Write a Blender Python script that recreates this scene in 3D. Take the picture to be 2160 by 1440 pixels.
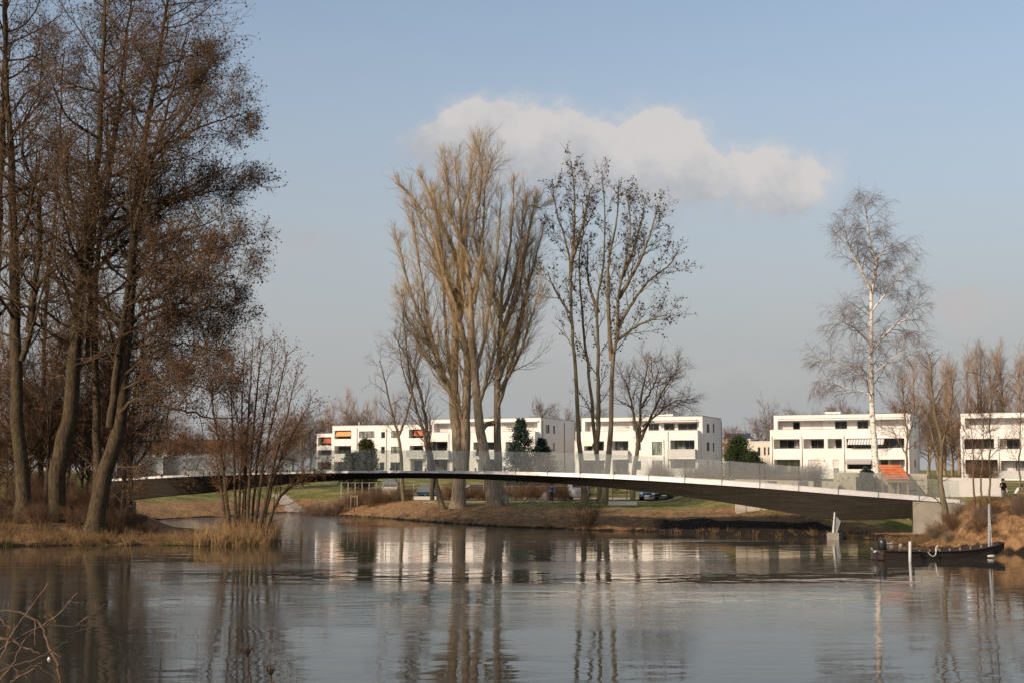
import bpy, math, random
import numpy as np
from mathutils import Vector

for o in list(bpy.data.objects):
    bpy.data.objects.remove(o, do_unlink=True)
scene = bpy.context.scene
COL = scene.collection
PI = math.pi

# ------------------------------------------------------------------ camera
F = 2700.0            # focal length in photo pixels (2160 wide)
HORIZON = 990.0
CAM_H = 4.6
PITCH = math.atan((HORIZON - 720.0) / F)
cam_d = bpy.data.cameras.new("camera")
cam_d.sensor_width = 36.0
cam_d.lens = 36.0 * F / 2160.0
cam_d.clip_start = 0.1
cam_d.clip_end = 9000.0
cam = bpy.data.objects.new("camera", cam_d)
COL.objects.link(cam)
cam.location = (0, 0, CAM_H)
cam.rotation_euler = (PI / 2 + PITCH, 0, 0)
scene.camera = cam

# ------------------------------------------------------------------ sky, sun, exposure
SUN_AZ = math.radians(-133.0)      # compass-like, 0 = +Y (view direction), negative = left; behind the camera to the left
SUN_EL = math.radians(29.0)
scene.view_settings.view_transform = 'Standard'
scene.view_settings.look = 'None'
scene.view_settings.exposure = 0.12
scene.view_settings.gamma = 1.0
scene.view_settings.use_curve_mapping = False
scene.cycles.use_denoising = True
scene.cycles.max_bounces = 8
scene.cycles.transparent_max_bounces = 12
scene.cycles.caustics_reflective = False
scene.cycles.caustics_refractive = False

world = bpy.data.worlds.new("World")
scene.world = world
world.use_nodes = True


class NT:
    """tiny helper to wire math nodes"""
    def __init__(self, tree):
        self.t = tree
        self.n = tree.nodes
        self.l = tree.links

    def node(self, typ, **kw):
        n = self.n.new(typ)
        for k, v in kw.items():
            setattr(n, k, v)
        return n

    def put(self, sock, v):
        if isinstance(v, bpy.types.NodeSocket):
            self.l.new(v, sock)
        else:
            sock.default_value = v

    def m(self, op, a, b=0.0, c=None, clamp=False):
        n = self.node('ShaderNodeMath', operation=op, use_clamp=clamp)
        self.put(n.inputs[0], a)
        self.put(n.inputs[1], b)
        if c is not None:
            self.put(n.inputs[2], c)
        return n.outputs[0]

    def noise(self, vec, scale, detail=4.0, rough=0.5, dist=0.0):
        n = self.node('ShaderNodeTexNoise')
        if vec is not None:
            self.l.new(vec, n.inputs['Vector'])
        n.inputs['Scale'].default_value = scale
        n.inputs['Detail'].default_value = detail
        n.inputs['Roughness'].default_value = rough
        n.inputs['Distortion'].default_value = dist
        return n.outputs['Fac']

    def ramp(self, fac, stops, interp='LINEAR'):
        n = self.node('ShaderNodeValToRGB')
        n.color_ramp.interpolation = interp
        el = n.color_ramp.elements
        while len(el) < len(stops):
            el.new(0.5)
        for e, (p, c) in zip(el, stops):
            e.position = p
            e.color = (c[0], c[1], c[2], 1.0) if not isinstance(c, (int, float)) else (c, c, c, 1.0)
        self.put(n.inputs[0], fac)
        return n.outputs[0]

    def mix(self, fac, a, b, blend='MIX'):
        n = self.node('ShaderNodeMix', data_type='RGBA', blend_type=blend)
        self.put(n.inputs[0], fac)
        for s, v in ((n.inputs[6], a), (n.inputs[7], b)):
            if isinstance(v, bpy.types.NodeSocket):
                self.l.new(v, s)
            else:
                s.default_value = (v[0], v[1], v[2], 1.0)
        return n.outputs[2]

    def smooth(self, x, a, b):
        n = self.node('ShaderNodeMapRange', interpolation_type='SMOOTHSTEP')
        self.put(n.inputs[0], x)
        n.inputs[1].default_value = a
        n.inputs[2].default_value = b
        n.inputs[3].default_value = 0.0
        n.inputs[4].default_value = 1.0
        return n.outputs[0]

    def mapping(self, vec, scale=(1, 1, 1), rot=(0, 0, 0), loc=(0, 0, 0)):
        n = self.node('ShaderNodeMapping')
        self.l.new(vec, n.inputs[0])
        n.inputs['Scale'].default_value = scale
        n.inputs['Rotation'].default_value = rot
        n.inputs['Location'].default_value = loc
        return n.outputs[0]


def build_sky():
    t = NT(world.node_tree)
    t.n.clear()
    out = t.node('ShaderNodeOutputWorld')
    bg = t.node('ShaderNodeBackground')
    bg.inputs['Strength'].default_value = 0.15
    sky = t.node('ShaderNodeTexSky', sky_type='NISHITA')
    sky.sun_disc = False
    sky.sun_elevation = SUN_EL
    sky.sun_rotation = SUN_AZ
    sky.altitude = 240.0
    sky.air_density = 1.0
    sky.dust_density = 2.2
    sky.ozone_density = 1.5
    tc = t.node('ShaderNodeTexCoord')
    d = tc.outputs['Generated']
    sx = t.node('ShaderNodeSeparateXYZ')
    t.l.new(d, sx.inputs[0])
    x, y, z = sx.outputs
    el = t.m('ARCSINE', z)                       # radians
    az = t.m('ARCTAN2', x, y)
    # grey haze towards the horizon, the same all the way round
    elc = t.m('MAXIMUM', el, 0.0)
    hz = t.m('SUBTRACT', 1.0, t.m('MULTIPLY', t.smooth(elc, 0.0, 0.42), 0.86))
    # wavy low-contrast streaks in the haze
    comb = t.node('ShaderNodeCombineXYZ')
    t.l.new(az, comb.inputs[0])
    t.l.new(t.m('MULTIPLY', el, 3.2), comb.inputs[1])
    v2 = comb.outputs[0]
    base = t.mix(1.0, sky.outputs[0], SKY_TINT, 'MULTIPLY')
    base = t.mix(hz, base, SKY_HAZE)
    # ---- clouds: soft cumulus bank; direction is warped by noise, then compared with a few ellipses
    comb2 = t.node('ShaderNodeCombineXYZ')
    t.l.new(az, comb2.inputs[0])
    t.l.new(el, comb2.inputs[1])
    cv = comb2.outputs[0]

    def warp(ofs, sc1, a1, sc2, a2):
        m1 = t.mapping(cv, (1, 1.25, 1), (0, 0, 0), (ofs, ofs * .7, ofs))
        q = t.m('MULTIPLY', t.m('SUBTRACT', t.noise(m1, sc1, 3.0, .5), .5), a1)
        return t.m('ADD', q, t.m('MULTIPLY', t.m('SUBTRACT', t.noise(m1, sc2, 6.0, .62), .5), a2))
    azw = t.m('ADD', az, warp(3.1, 13.0, .070, 40.0, .040))
    elw = t.m('ADD', el, warp(7.7, 15.0, .040, 42.0, .036))

    def ang(px, py):
        return math.atan((px - 1080) / F), math.atan((HORIZON - py) / F)
    lobes = [(920, 288, 60, 40, .8), (1010, 268, 95, 58, 1.05), (1220, 276, 190, 58, 1.0), (1390, 296, 110, 54, .95), (1490, 365, 150, 46, .75), (1670, 374, 105, 46, 1.0), (1330, 350, 280, 62, .5),
             (660, 520, 150, 34, .62), (2080, 668, 130, 34, .75), (1690, 668, 100, 22, .5), (1180, 690, 100, 36, .6), (420, 610, 190, 30, .42), (1560, 790, 200, 26, .4), (880, 770, 160, 22, .35)]
    tot = None
    for (px, py, wx, hy, wt) in lobes:
        a, e = ang(px, py)
        u = t.m('DIVIDE', t.m('SUBTRACT', azw, a), wx / F)
        vv = t.m('DIVIDE', t.m('SUBTRACT', elw, e), hy / F)
        vv = t.m('MAXIMUM', vv, t.m('MULTIPLY', vv, .6))
        r2 = t.m('ADD', t.m('MULTIPLY', u, u), t.m('MULTIPLY', vv, vv))
        g = t.m('MULTIPLY', t.m('EXPONENT', t.m('MULTIPLY', r2, -1.0)), wt)
        tot = g if tot is None else t.m('ADD', tot, g)
    tot = t.m('ADD', tot, t.m('MULTIPLY', t.m('SUBTRACT', t.noise(cv, 26.0, 8.0, .66), .5), t.m('MINIMUM', t.m('MULTIPLY', tot, 1.6), .8)))
    mask = t.m('MULTIPLY', t.smooth(tot, 0.34, 0.78), .92)
    mask = t.m('MAXIMUM', mask, t.m('MULTIPLY', t.smooth(tot, 0.05, 0.6), .40))
    w = t.m('SUBTRACT', t.noise(cv, 30.0, 6.0, .6), .5)
    # broken thin cloud over the rest of the sky dome
    dome = t.noise(t.mapping(d, (1, 1, 2.6)), 2.6, 6.0, 0.58)
    thin = t.m('MULTIPLY', t.smooth(dome, 0.52, 0.78), 0.22)
    mask = t.m('MAXIMUM', mask, thin)
    mask = t.m('MULTIPLY', mask, t.smooth(z, 0.0, 0.05))
    # sunlit tops, greyer undersides; the bank of cloud comes lower towards the right
    elr = t.m('ADD', el, t.m('MULTIPLY', az, .2))
    shade = t.smooth(t.m('ADD', elr, t.m('MULTIPLY', w, 0.10)), 0.222, 0.278)
    ccol = t.mix(shade, CLOUD_BASE, CLOUD_HIGH)
    ccol = t.mix(t.smooth(el, .13, .19), CLOUD_LOW, ccol)
    base = t.mix(t.m('MULTIPLY', mask, 0.86), base, ccol)
    t.l.new(base, bg.inputs[0])
    t.l.new(bg.outputs[0], out.inputs[0])


SKY_TINT = (1.23, 1.13, 1.01)
SKY_HAZE = (2.50, 2.52, 2.58)
CLOUD_LOW = (3.12, 2.98, 2.95)
CLOUD_BASE = (2.78, 2.80, 2.92)
CLOUD_HIGH = (4.25, 3.92, 3.70)
build_sky()

sun_d = bpy.data.lights.new("sun", 'SUN')
sun_d.energy = 4.3
sun_d.angle = math.radians(0.55)
sun_d.color = (1.0, 0.79, 0.61)
sun = bpy.data.objects.new("sun", sun_d)
COL.objects.link(sun)
sv = Vector((math.sin(SUN_AZ) * math.cos(SUN_EL), math.cos(SUN_AZ) * math.cos(SUN_EL), math.sin(SUN_EL)))
sun.rotation_euler = sv.to_track_quat('Z', 'Y').to_euler()
sun.location = (-60, -60, 80)

# ------------------------------------------------------------------ photo geometry helpers
CP, SP = math.cos(PITCH), math.sin(PITCH)


def ray(px, py):
    a = (px - 1080.0) / F
    b = -(py - 720.0) / F
    return np.array((a, CP - b * SP, SP + b * CP))


def at(px, py, Y):
    """world point seen at a photo pixel, Y metres ahead"""
    d = ray(px, py)
    return np.array((0, 0, CAM_H)) + d * (Y / d[1])


def onz(px, py, z=0.0):
    d = ray(px, py)
    return np.array((0, 0, CAM_H)) + d * ((z - CAM_H) / d[2])


def xat(px, Y):
    return at(px, HORIZON, Y)[0]


# ------------------------------------------------------------------ object helpers
def obj(name, mesh, parent=None, loc=None, rz=0.0):
    o = bpy.data.objects.new(name, mesh)
    COL.objects.link(o)
    if parent is not None:
        o.parent = parent
    if loc is not None:
        o.location = [float(c) for c in loc]
    if rz:
        o.rotation_euler = (0, 0, rz)
    return o


def tag(o, label, cat, group=None):
    o['label'] = label
    o['category'] = cat
    if group:
        o['group'] = group
    return o


def thing(name, label, cat, loc=(0, 0, 0), rz=0.0, group=None):
    o = obj(name, None, None, loc, rz)
    o.empty_display_size = 0.3
    return tag(o, label, cat, group)


def dup(root, loc, rz=0.0, scale=1.0, label=None, group=None):
    r = root.copy()
    COL.objects.link(r)
    r.location = [float(c) for c in loc]
    r.rotation_euler = (0, 0, rz)
    r.scale = (scale, scale, scale) if not isinstance(scale, tuple) else scale
    if label:
        r['label'] = label
    if group:
        r['group'] = group
    for ch in list(root.children):
        c = ch.copy()
        COL.objects.link(c)
        c.parent = r
        for g in ch.children:
            k = g.copy()
            COL.objects.link(k)
            k.parent = c
    return r


def np_mesh(name, verts, loops, starts, totals, mats, mat_idx=None, smooth=False):
    me = bpy.data.meshes.new(name)
    verts = np.asarray(verts, dtype=np.float32)
    me.vertices.add(len(verts))
    me.vertices.foreach_set('co', verts.ravel())
    me.loops.add(len(loops))
    me.loops.foreach_set('vertex_index', np.asarray(loops, dtype=np.int32))
    me.polygons.add(len(starts))
    me.polygons.foreach_set('loop_start', np.asarray(starts, dtype=np.int32))
    for m in (mats if isinstance(mats, (list, tuple)) else [mats]):
        me.materials.append(m)
    if mat_idx is not None:
        me.polygons.foreach_set('material_index', np.asarray(mat_idx, dtype=np.int32))
    if smooth:
        me.polygons.foreach_set('use_smooth', np.ones(len(starts), dtype=bool))
    me.update(calc_edges=True)
    return me


class MB:
    """collects faces, builds one mesh"""
    def __init__(self):
        self.v, self.f, self.mi = [], [], []

    def face(self, pts, mi=0):
        b = len(self.v)
        self.v.extend([tuple(float(c) for c in p) for p in pts])
        self.f.append(tuple(range(b, b + len(pts))))
        self.mi.append(mi)

    def hexa(self, p, mi=0):
        """8 points: bottom ring 0-3, top ring 4-7"""
        b = len(self.v)
        self.v.extend([tuple(float(c) for c in q) for q in p])
        for q in ((3, 2, 1, 0), (4, 5, 6, 7), (0, 1, 5, 4), (1, 2, 6, 5), (2, 3, 7, 6), (3, 0, 4, 7)):
            self.f.append(tuple(b + i for i in q))
            self.mi.append(mi)

    def box(self, x0, x1, y0, y1, z0, z1, mi=0):
        self.hexa([(x0, y0, z0), (x1, y0, z0), (x1, y1, z0), (x0, y1, z0), (x0, y0, z1), (x1, y0, z1), (x1, y1, z1), (x0, y1, z1)], mi)

    def tube(self, pts, radii, n=8, mi=0, cap=True):
        pts = [Vector(p) for p in pts]
        rings = []
        prev = None
        for i, p in enumerate(pts):
            a = pts[max(0, i - 1)]
            c = pts[min(len(pts) - 1, i + 1)]
            tg = (c - a).normalized()
            if prev is None:
                ref = Vector((1, 0, 0)) if abs(tg.x) < .8 else Vector((0, 1, 0))
                u = tg.cross(ref).normalized()
            else:
                u = (prev - tg * prev.dot(tg)).normalized()
            prev = u
            w = tg.cross(u)
            r = radii[i] if isinstance(radii, (list, tuple)) else radii
            b = len(self.v)
            for k in range(n):
                an = 2 * PI * k / n
                self.v.append(tuple(p + (u * math.cos(an) + w * math.sin(an)) * r))
            rings.append(b)
        for a, b in zip(rings, rings[1:]):
            for k in range(n):
                self.f.append((a + k, a + (k + 1) % n, b + (k + 1) % n, b + k))
                self.mi.append(mi)
        if cap:
            self.f.append(tuple(rings[0] + k for k in range(n))[::-1])
            self.f.append(tuple(rings[-1] + k for k in range(n)))
            self.mi += [mi, mi]

    def lathe(self, prof, c=(0, 0, 0), n=12, mi=0):
        """prof: (radius, z) from bottom to top, around z axis"""
        rings = []
        for r, z in prof:
            b = len(self.v)
            for k in range(n):
                an = 2 * PI * k / n
                self.v.append((c[0] + r * math.cos(an), c[1] + r * math.sin(an), c[2] + z))
            rings.append(b)
        for a, b in zip(rings, rings[1:]):
            for k in range(n):
                self.f.append((a + k, a + (k + 1) % n, b + (k + 1) % n, b + k))
                self.mi.append(mi)
        self.f.append(tuple(rings[0] + k for k in range(n))[::-1])
        self.f.append(tuple(rings[-1] + k for k in range(n)))
        self.mi += [mi, mi]

    def mesh(self, name, mats, smooth=False, bevel=0.0):
        me = bpy.data.meshes.new(name)
        me.from_pydata(self.v, [], self.f)
        for m in (mats if isinstance(mats, (list, tuple)) else [mats]):
            me.materials.append(m)
        me.polygons.foreach_set('material_index', self.mi)
        if smooth:
            me.polygons.foreach_set('use_smooth', [True] * len(self.f))
        me.update()
        return me

    def build(self, name, mats, parent=None, loc=None, rz=0.0, smooth=False):
        return obj(name, self.mesh(name, mats, smooth), parent, loc, rz)


# ------------------------------------------------------------------ materials
def principled(name):
    m = bpy.data.materials.new(name)
    m.use_nodes = True
    t = NT(m.node_tree)
    b = t.n['Principled BSDF']
    return m, t, b


def mat_noise(name, c1, c2, scale=4.0, rough=0.8, spec=0.3, metal=0.0, bump=0.0, stretch=(1, 1, 1), detail=5.0, lo=.35, hi=.65, bscale=None, third=None):
    m, t, b = principled(name)
    tc = t.node('ShaderNodeTexCoord')
    v = t.mapping(tc.outputs['Object'], stretch)
    nz = t.noise(v, scale, detail, 0.6)
    col = t.ramp(nz, [(lo, c1), (hi, c2)])
    if third is not None:
        n3 = t.noise(v, scale * 0.23, 3.0, 0.5)
        col = t.mix(t.m('MULTIPLY', t.smooth(n3, .45, .7), third[3]), col, third[:3])
    t.l.new(col, b.inputs['Base Color'])
    b.inputs['Roughness'].default_value = rough
    b.inputs['Specular IOR Level'].default_value = spec
    b.inputs['Metallic'].default_value = metal
    if bump > 0:
        bn = t.node('ShaderNodeBump')
        bn.inputs['Strength'].default_value = 1.0
        bn.inputs['Distance'].default_value = bump
        t.l.new(t.noise(v, bscale or scale * 2, 4.0, .6), bn.inputs['Height'])
        t.l.new(bn.outputs[0], b.inputs['Normal'])
    return m


def mat_water():
    m, t, b = principled("river_water")
    geo = t.node('ShaderNodeNewGeometry')
    p = geo.outputs['Position']
    b.inputs['Base Color'].default_value = (0.036, 0.036, 0.028, 1)
    b.inputs['Roughness'].default_value = 0.02
    b.inputs['IOR'].default_value = 1.33
    b.inputs['Specular IOR Level'].default_value = 0.5
    # wind patches: long across the view, short in depth
    patch = t.noise(t.mapping(p, (0.018, 0.075, 1)), 1.0, 3.0, 0.55, 0.3)
    calm = t.smooth(patch, 0.46, 0.60)
    # the current ruffles the water of the side arm between the peninsula and the far bank
    sp_ = t.node('ShaderNodeSeparateXYZ')
    t.l.new(p, sp_.inputs[0])
    wob_ = t.m('MULTIPLY', t.m('SUBTRACT', patch, .5), 16.0)
    arm = t.m('MULTIPLY', t.smooth(t.m('ADD', sp_.outputs[1], wob_), 95.0, 103.0), t.smooth(t.m('ADD', t.m('MULTIPLY', sp_.outputs[0], -1.0), wob_), 9.0, 15.0))
    calm = t.m('MAXIMUM', calm, arm)
    long_ = t.noise(t.mapping(p, (0.35, 0.75, 1)), 1.0, 2.0, 0.5)
    mid = t.noise(t.mapping(p, (1.1, 2.4, 1), (0, 0, .12)), 1.0, 3.0, 0.55)
    fine = t.noise(t.mapping(p, (3.2, 7.0, 1), (0, 0, -.1)), 1.0, 3.0, 0.6)
    h = t.m('MULTIPLY', long_, 0.017)
    h = t.m('ADD', h, t.m('MULTIPLY', mid, t.m('MULTIPLY_ADD', calm, 0.0095, 0.0016)))
    h = t.m('ADD', h, t.m('MULTIPLY', fine, t.m('ADD', t.m('MULTIPLY', arm, 0.012), t.m('MULTIPLY_ADD', calm, 0.0055, 0.0004))))
    bn = t.node('ShaderNodeBump')
    bn.inputs['Strength'].default_value = 1.0
    bn.inputs['Distance'].default_value = 1.0
    t.l.new(h, bn.inputs['Height'])
    t.l.new(bn.outputs[0], b.inputs['Normal'])
    return m


def mat_ground():
    m, t, b = principled("riverside_ground")
    geo = t.node('ShaderNodeNewGeometry')
    p = geo.outputs['Position']
    at_ = t.node('ShaderNodeAttribute', attribute_name='cover')
    sep = t.node('ShaderNodeSeparateColor')
    t.l.new(at_.outputs['Color'], sep.inputs[0])
    green, path, mud_and_shadow = sep.outputs
    n1 = t.noise(p, 0.35, 5.0, .6)
    n2 = t.noise(p, 2.2, 6.0, .65)
    n3 = t.noise(p, 14.0, 4.0, .6)
    soil = t.ramp(n2, [(.30, (.13, .072, .033)), (.52, (.30, .175, .085)), (.75, (.46, .31, .16))])
    dry = t.ramp(n2, [(.3, (.19, .165, .06)), (.7, (.34, .28, .115))])
    grass = t.ramp(n2, [(.28, (.050, .082, .010)), (.55, (.125, .145, .032)), (.8, (.23, .22, .060))])
    lawn = t.mix(t.smooth(n1, .40, .62), grass, dry)
    gf = t.smooth(t.m('ADD', green, t.m('MULTIPLY', t.m('SUBTRACT', n2, .5), .9)), .35, .65)
    col = t.mix(gf, soil, lawn)
    col = t.mix(t.m('MULTIPLY', n3, .34), col, (.05, .036, .018))
    pcol = t.ramp(n2, [(.3, (.28, .245, .19)), (.7, (.42, .38, .31))])
    col = t.mix(t.smooth(t.m('ADD', path, t.m('MULTIPLY', t.m('SUBTRACT', n2, .5), .25)), .42, .58), col, pcol)
    mcol = t.ramp(n3, [(.3, (.008, .006, .004)), (.7, (.026, .019, .013))])  # wet mud, darkened further to stand in for the bridge's shadow
    col = t.mix(t.smooth(t.m('ADD', mud_and_shadow, t.m('MULTIPLY', t.m('SUBTRACT', n2, .5), .7)), .35, .65), col, mcol)
    t.l.new(col, b.inputs['Base Color'])
    b.inputs['Roughness'].default_value = .95
    b.inputs['Specular IOR Level'].default_value = .15
    bn = t.node('ShaderNodeBump')
    bn.inputs['Distance'].default_value = .12
    t.l.new(t.m('ADD', n2, t.m('MULTIPLY', n3, .5)), bn.inputs['Height'])
    t.l.new(bn.outputs[0], b.inputs['Normal'])
    return m


def mat_glass_screen():
    """slightly frosted laminated glass of the bridge parapet"""
    m = bpy.data.materials.new("parapet_glass")
    m.use_nodes = True
    t = NT(m.node_tree)
    t.n.clear()
    out = t.node('ShaderNodeOutputMaterial')
    tr = t.node('ShaderNodeBsdfTransparent')
    tr.inputs[0].default_value = (.93, .95, .94, 1)
    df = t.node('ShaderNodeBsdfDiffuse')
    df.inputs[0].default_value = (.72, .72, .74, 1)
    gl = t.node('ShaderNodeBsdfGlossy')
    gl.inputs['Roughness'].default_value = .03
    m1 = t.node('ShaderNodeMixShader')
    m1.inputs[0].default_value = 0.048
    t.l.new(tr.outputs[0], m1.inputs[1])
    t.l.new(df.outputs[0], m1.inputs[2])
    fr = t.node('ShaderNodeFresnel')
    fr.inputs[0].default_value = 1.5
    m2 = t.node('ShaderNodeMixShader')
    t.l.new(fr.outputs[0], m2.inputs[0])
    t.l.new(m1.outputs[0], m2.inputs[1])
    t.l.new(gl.outputs[0], m2.inputs[2])
    t.l.new(m2.outputs[0], out.inputs[0])
    return m


def mat_birch():
    m, t, b = principled("birch_bark")
    geo = t.node('ShaderNodeNewGeometry')
    p = geo.outputs['Position']
    n = t.noise(t.mapping(p, (2.5, 2.5, 5.0)), 1.0, 5.0, .65)
    col = t.ramp(n, [(.36, (.05, .045, .04)), (.46, (.62, .57, .50)), (.7, (.78, .73, .66))])
    t.l.new(col, b.inputs['Base Color'])
    b.inputs['Roughness'].default_value = .75
    return m


def plain(name, c, rough=.6, spec=.4, metal=0.0):
    m, t, b = principled(name)
    tc = t.node('ShaderNodeTexCoord')
    n = t.noise(tc.outputs['Object'], 3.0, 4.0, .6)
    col = t.ramp(n, [(.3, tuple(k * .9 for k in c)), (.7, tuple(min(1, k * 1.06) for k in c))])
    t.l.new(col, b.inputs['Base Color'])
    b.inputs['Roughness'].default_value = rough
    b.inputs['Specular IOR Level'].default_value = spec
    b.inputs['Metallic'].default_value = metal
    return m


M = {}
M['water'] = mat_water()
M['ground'] = mat_ground()
M['alder'] = mat_noise('alder_bark', (.030, .022, .015), (.11, .080, .050), 5.0, .95, .1, bump=.05, stretch=(2, 2, .5), third=(.07, .075, .03, .35))
M['alder_twig'] = mat_noise('alder_twig', (.068, .046, .029), (.155, .104, .063), 2.0, .95, .1)
M['cones'] = mat_noise('alder_cones', (.080, .043, .022), (.20, .110, .055), 3.0, .95, .1)
M['poplar'] = mat_noise('poplar_bark', (.16, .122, .083), (.42, .33, .23), 4.0, .95, .1, bump=.05, stretch=(2.2, 2.2, .35), third=(.17, .16, .07, .4))
M['poplar_twig'] = mat_noise('poplar_twig', (.21, .15, .070), (.40, .29, .145), 1.4, .9, .15)
M['aspen'] = mat_noise('dark_poplar_bark', (.085, .07, .047), (.20, .165, .11), 2.5, .95, .1, bump=.02, stretch=(2, 2, .4), third=(.12, .12, .05, .4))
M['aspen_twig'] = mat_noise('dark_poplar_twig', (.05, .04, .03), (.11, .085, .055), 1.4, .9, .15)
M['withered'] = mat_noise('withered_leaf', (.036, .025, .016), (.10, .066, .038), 3.0, .9, .15)
M['birch'] = mat_birch()
M['birch_twig'] = mat_noise('birch_twig', (.13, .10, .092), (.25, .20, .18), 1.5, .9, .15)
M['pole_grey'] = mat_noise('grey_blue_pole', (.17, .19, .195), (.25, .27, .27), 2.0, .5, .4)
M['thicket'] = mat_noise('thicket_twig', (.060, .038, .025), (.145, .090, .056), 1.2, .95, .1)
M['far_twig'] = mat_noise('far_twig', (.20, .138, .095), (.37, .265, .18), .6, .95, .1)
M['far_bark'] = mat_noise('far_bark', (.20, .145, .098), (.34, .25, .165), 1.2, .95, .1)
M['scrub'] = mat_noise('scrub_twig', (.07, .042, .026), (.17, .105, .06), 1.2, .95, .1)
M['scrub_red'] = mat_noise('reddish_twig', (.085, .046, .028), (.175, .098, .055), 1.2, .95, .1)
M['scrub_grey'] = mat_noise('grey_twig', (.09, .07, .055), (.19, .145, .11), 1.2, .95, .1)
M['bg_bark'] = mat_noise('distant_bark', (.09, .07, .05), (.2, .155, .105), 1.2, .95, .1)
M['spruce'] = mat_noise('spruce_needles', (.018, .035, .026), (.055, .085, .062), 1.8, .8, .2)
M['pine'] = mat_noise('pine_needles', (.020, .036, .014), (.060, .085, .030), 1.8, .8, .2)
M['yew'] = mat_noise('cypress_foliage', (.040, .046, .014), (.105, .105, .034), 1.8, .85, .2)
M['reed'] = mat_noise('dry_reed', (.14, .080, .034), (.46, .31, .15), 3.0, .85, .2)
M['drygrass'] = mat_noise('dry_grass', (.085, .052, .026), (.29, .19, .09), 2.4, .9, .15)
M['turf'] = mat_noise('short_turf', (.085, .10, .022), (.22, .20, .066), .5, .9, .15)
M['render'] = mat_noise('white_render', (.70, .67, .635), (.76, .73, .695), .35, .9, .2, third=(.63, .60, .55, .25), bump=.004, bscale=9)
M['render2'] = mat_noise('cream_render', (.54, .49, .41), (.61, .56, .47), .5, .9, .2)
M['cap'] = plain('roof_edge_metal', (.16, .16, .16), .5, .5, .3)
M['roof'] = plain('gravel_roof', (.25, .24, .22), .95, .1)
M['frame'] = plain('window_frame', (.10, .105, .11), .5, .4)
M['framew'] = plain('pale_window_frame', (.62, .61, .59), .5, .4)
M['shutter'] = mat_noise('roller_shutter', (.52, .505, .48), (.58, .565, .54), 1.0, .7, .3)


def mat_pane(name, c, rough=.04):
    m, t, b = principled(name)
    tc = t.node('ShaderNodeTexCoord')
    v = t.mapping(tc.outputs['Object'], (1.4, 1.4, .35))
    n = t.noise(v, 1.3, 3, .5)
    col = t.ramp(n, [(.40, tuple(k * .35 for k in c)), (.6, c)])
    t.l.new(col, b.inputs['Base Color'])
    b.inputs['Roughness'].default_value = rough
    b.inputs['Specular IOR Level'].default_value = .55
    return m


M['pane'] = mat_pane('dark_pane', (.030, .032, .030))
M['pane_green'] = mat_pane('curtained_pane', (.21, .26, .20))
M['pane_grey'] = mat_pane('grey_pane', (.30, .30, .29))
M['balcony'] = plain('balcony_panel', (.46, .46, .44), .5, .4)
M['pipe'] = plain('downpipe', (.42, .41, .40), .4, .5, .4)
M['orange'] = plain('orange_awning', (.62, .30, .10), .8)
M['redcloth'] = plain('red_awning', (.42, .12, .06), .8)
M['cream'] = plain('cream_awning', (.74, .66, .48), .8)
M['whitecloth'] = plain('white_awning', (.72, .70, .66), .8)
M['greycloth'] = plain('grey_awning', (.34, .32, .31), .8)
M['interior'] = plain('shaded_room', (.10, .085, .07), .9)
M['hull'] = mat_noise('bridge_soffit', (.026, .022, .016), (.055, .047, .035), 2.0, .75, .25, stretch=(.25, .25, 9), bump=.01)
M['fascia'] = mat_noise('aluminium_edge', (.42, .41, .40), (.52, .51, .50), 1.2, .42, .5, metal=.2)
M['deck'] = plain('bridge_deck', (.30, .29, .27), .9)
M['post'] = plain('steel_post', (.20, .20, .21), .4, .5, .6)
M['glass'] = mat_glass_screen()
M['concrete'] = mat_noise('concrete', (.20, .185, .155), (.29, .27, .225), 1.2, .9, .2, bump=.006, third=(.16, .14, .10, .5))
M['sandwall'] = mat_noise('sand_coloured_wall', (.42, .37, .295), (.52, .465, .375), 1.0, .95, .1, bump=.006)
M['paintwall'] = mat_noise('white_garden_wall', (.58, .56, .52), (.66, .64, .60), .6, .9, .2)
M['stone_mark'] = plain('inlaid_stone', (.26, .23, .19), .9)
M['tile'] = mat_noise('clay_tile', (.36, .105, .045), (.52, .185, .085), 2.2, .8, .2)
M['redroof'] = mat_noise('old_red_roof', (.16, .062, .042), (.27, .11, .075), .8, .9, .1)
M['wood'] = mat_noise('weathered_wood', (.22, .15, .09), (.36, .26, .16), 3.0, .85, .2, stretch=(1, 1, .2))
M['darkwood'] = mat_noise('tarred_wood', (.022, .017, .014), (.060, .045, .036), 3.5, .6, .35, stretch=(.3, 1, 3))
M['rope'] = plain('pale_rope', (.55, .52, .46), .9)
M['steel'] = plain('galvanised_steel', (.46, .47, .48), .45, .5, .5)
M['whitepole'] = mat_noise('white_pole_paint', (.40, .40, .38), (.52, .52, .50), 2.0, .6, .4)
M['black'] = plain('black_plastic', (.018, .018, .02), .35, .5)
M['tyre'] = plain('tyre_rubber', (.02, .02, .02), .8, .2)
M['chrome'] = plain('bright_metal', (.6, .6, .6), .25, .6, .8)
M['lamp'] = plain('headlamp_lens', (.75, .75, .75), .1, .6)
M['plate'] = plain('number_plate', (.75, .75, .74), .5, .4)
M['carblue'] = plain('blue_car_paint', (.12, .19, .30), .25, .6)
M['carblack'] = plain('black_car_paint', (.018, .02, .024), .22, .6)
M['carwhite'] = plain('silver_car_paint', (.62, .62, .62), .3, .6)
M['carglass'] = plain('car_glass', (.03, .035, .04), .06, .6)
M['skin'] = plain('skin', (.55, .34, .25), .6, .3)
M['hair'] = plain('hair', (.05, .032, .02), .7, .3)
M['cloth_black'] = plain('black_cloth', (.02, .02, .022), .9, .1)
M['cloth_white'] = plain('white_cloth', (.74, .73, .71), .9, .1)
M['cloth_blue'] = plain('blue_cloth', (.045, .08, .30), .9, .1)
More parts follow.
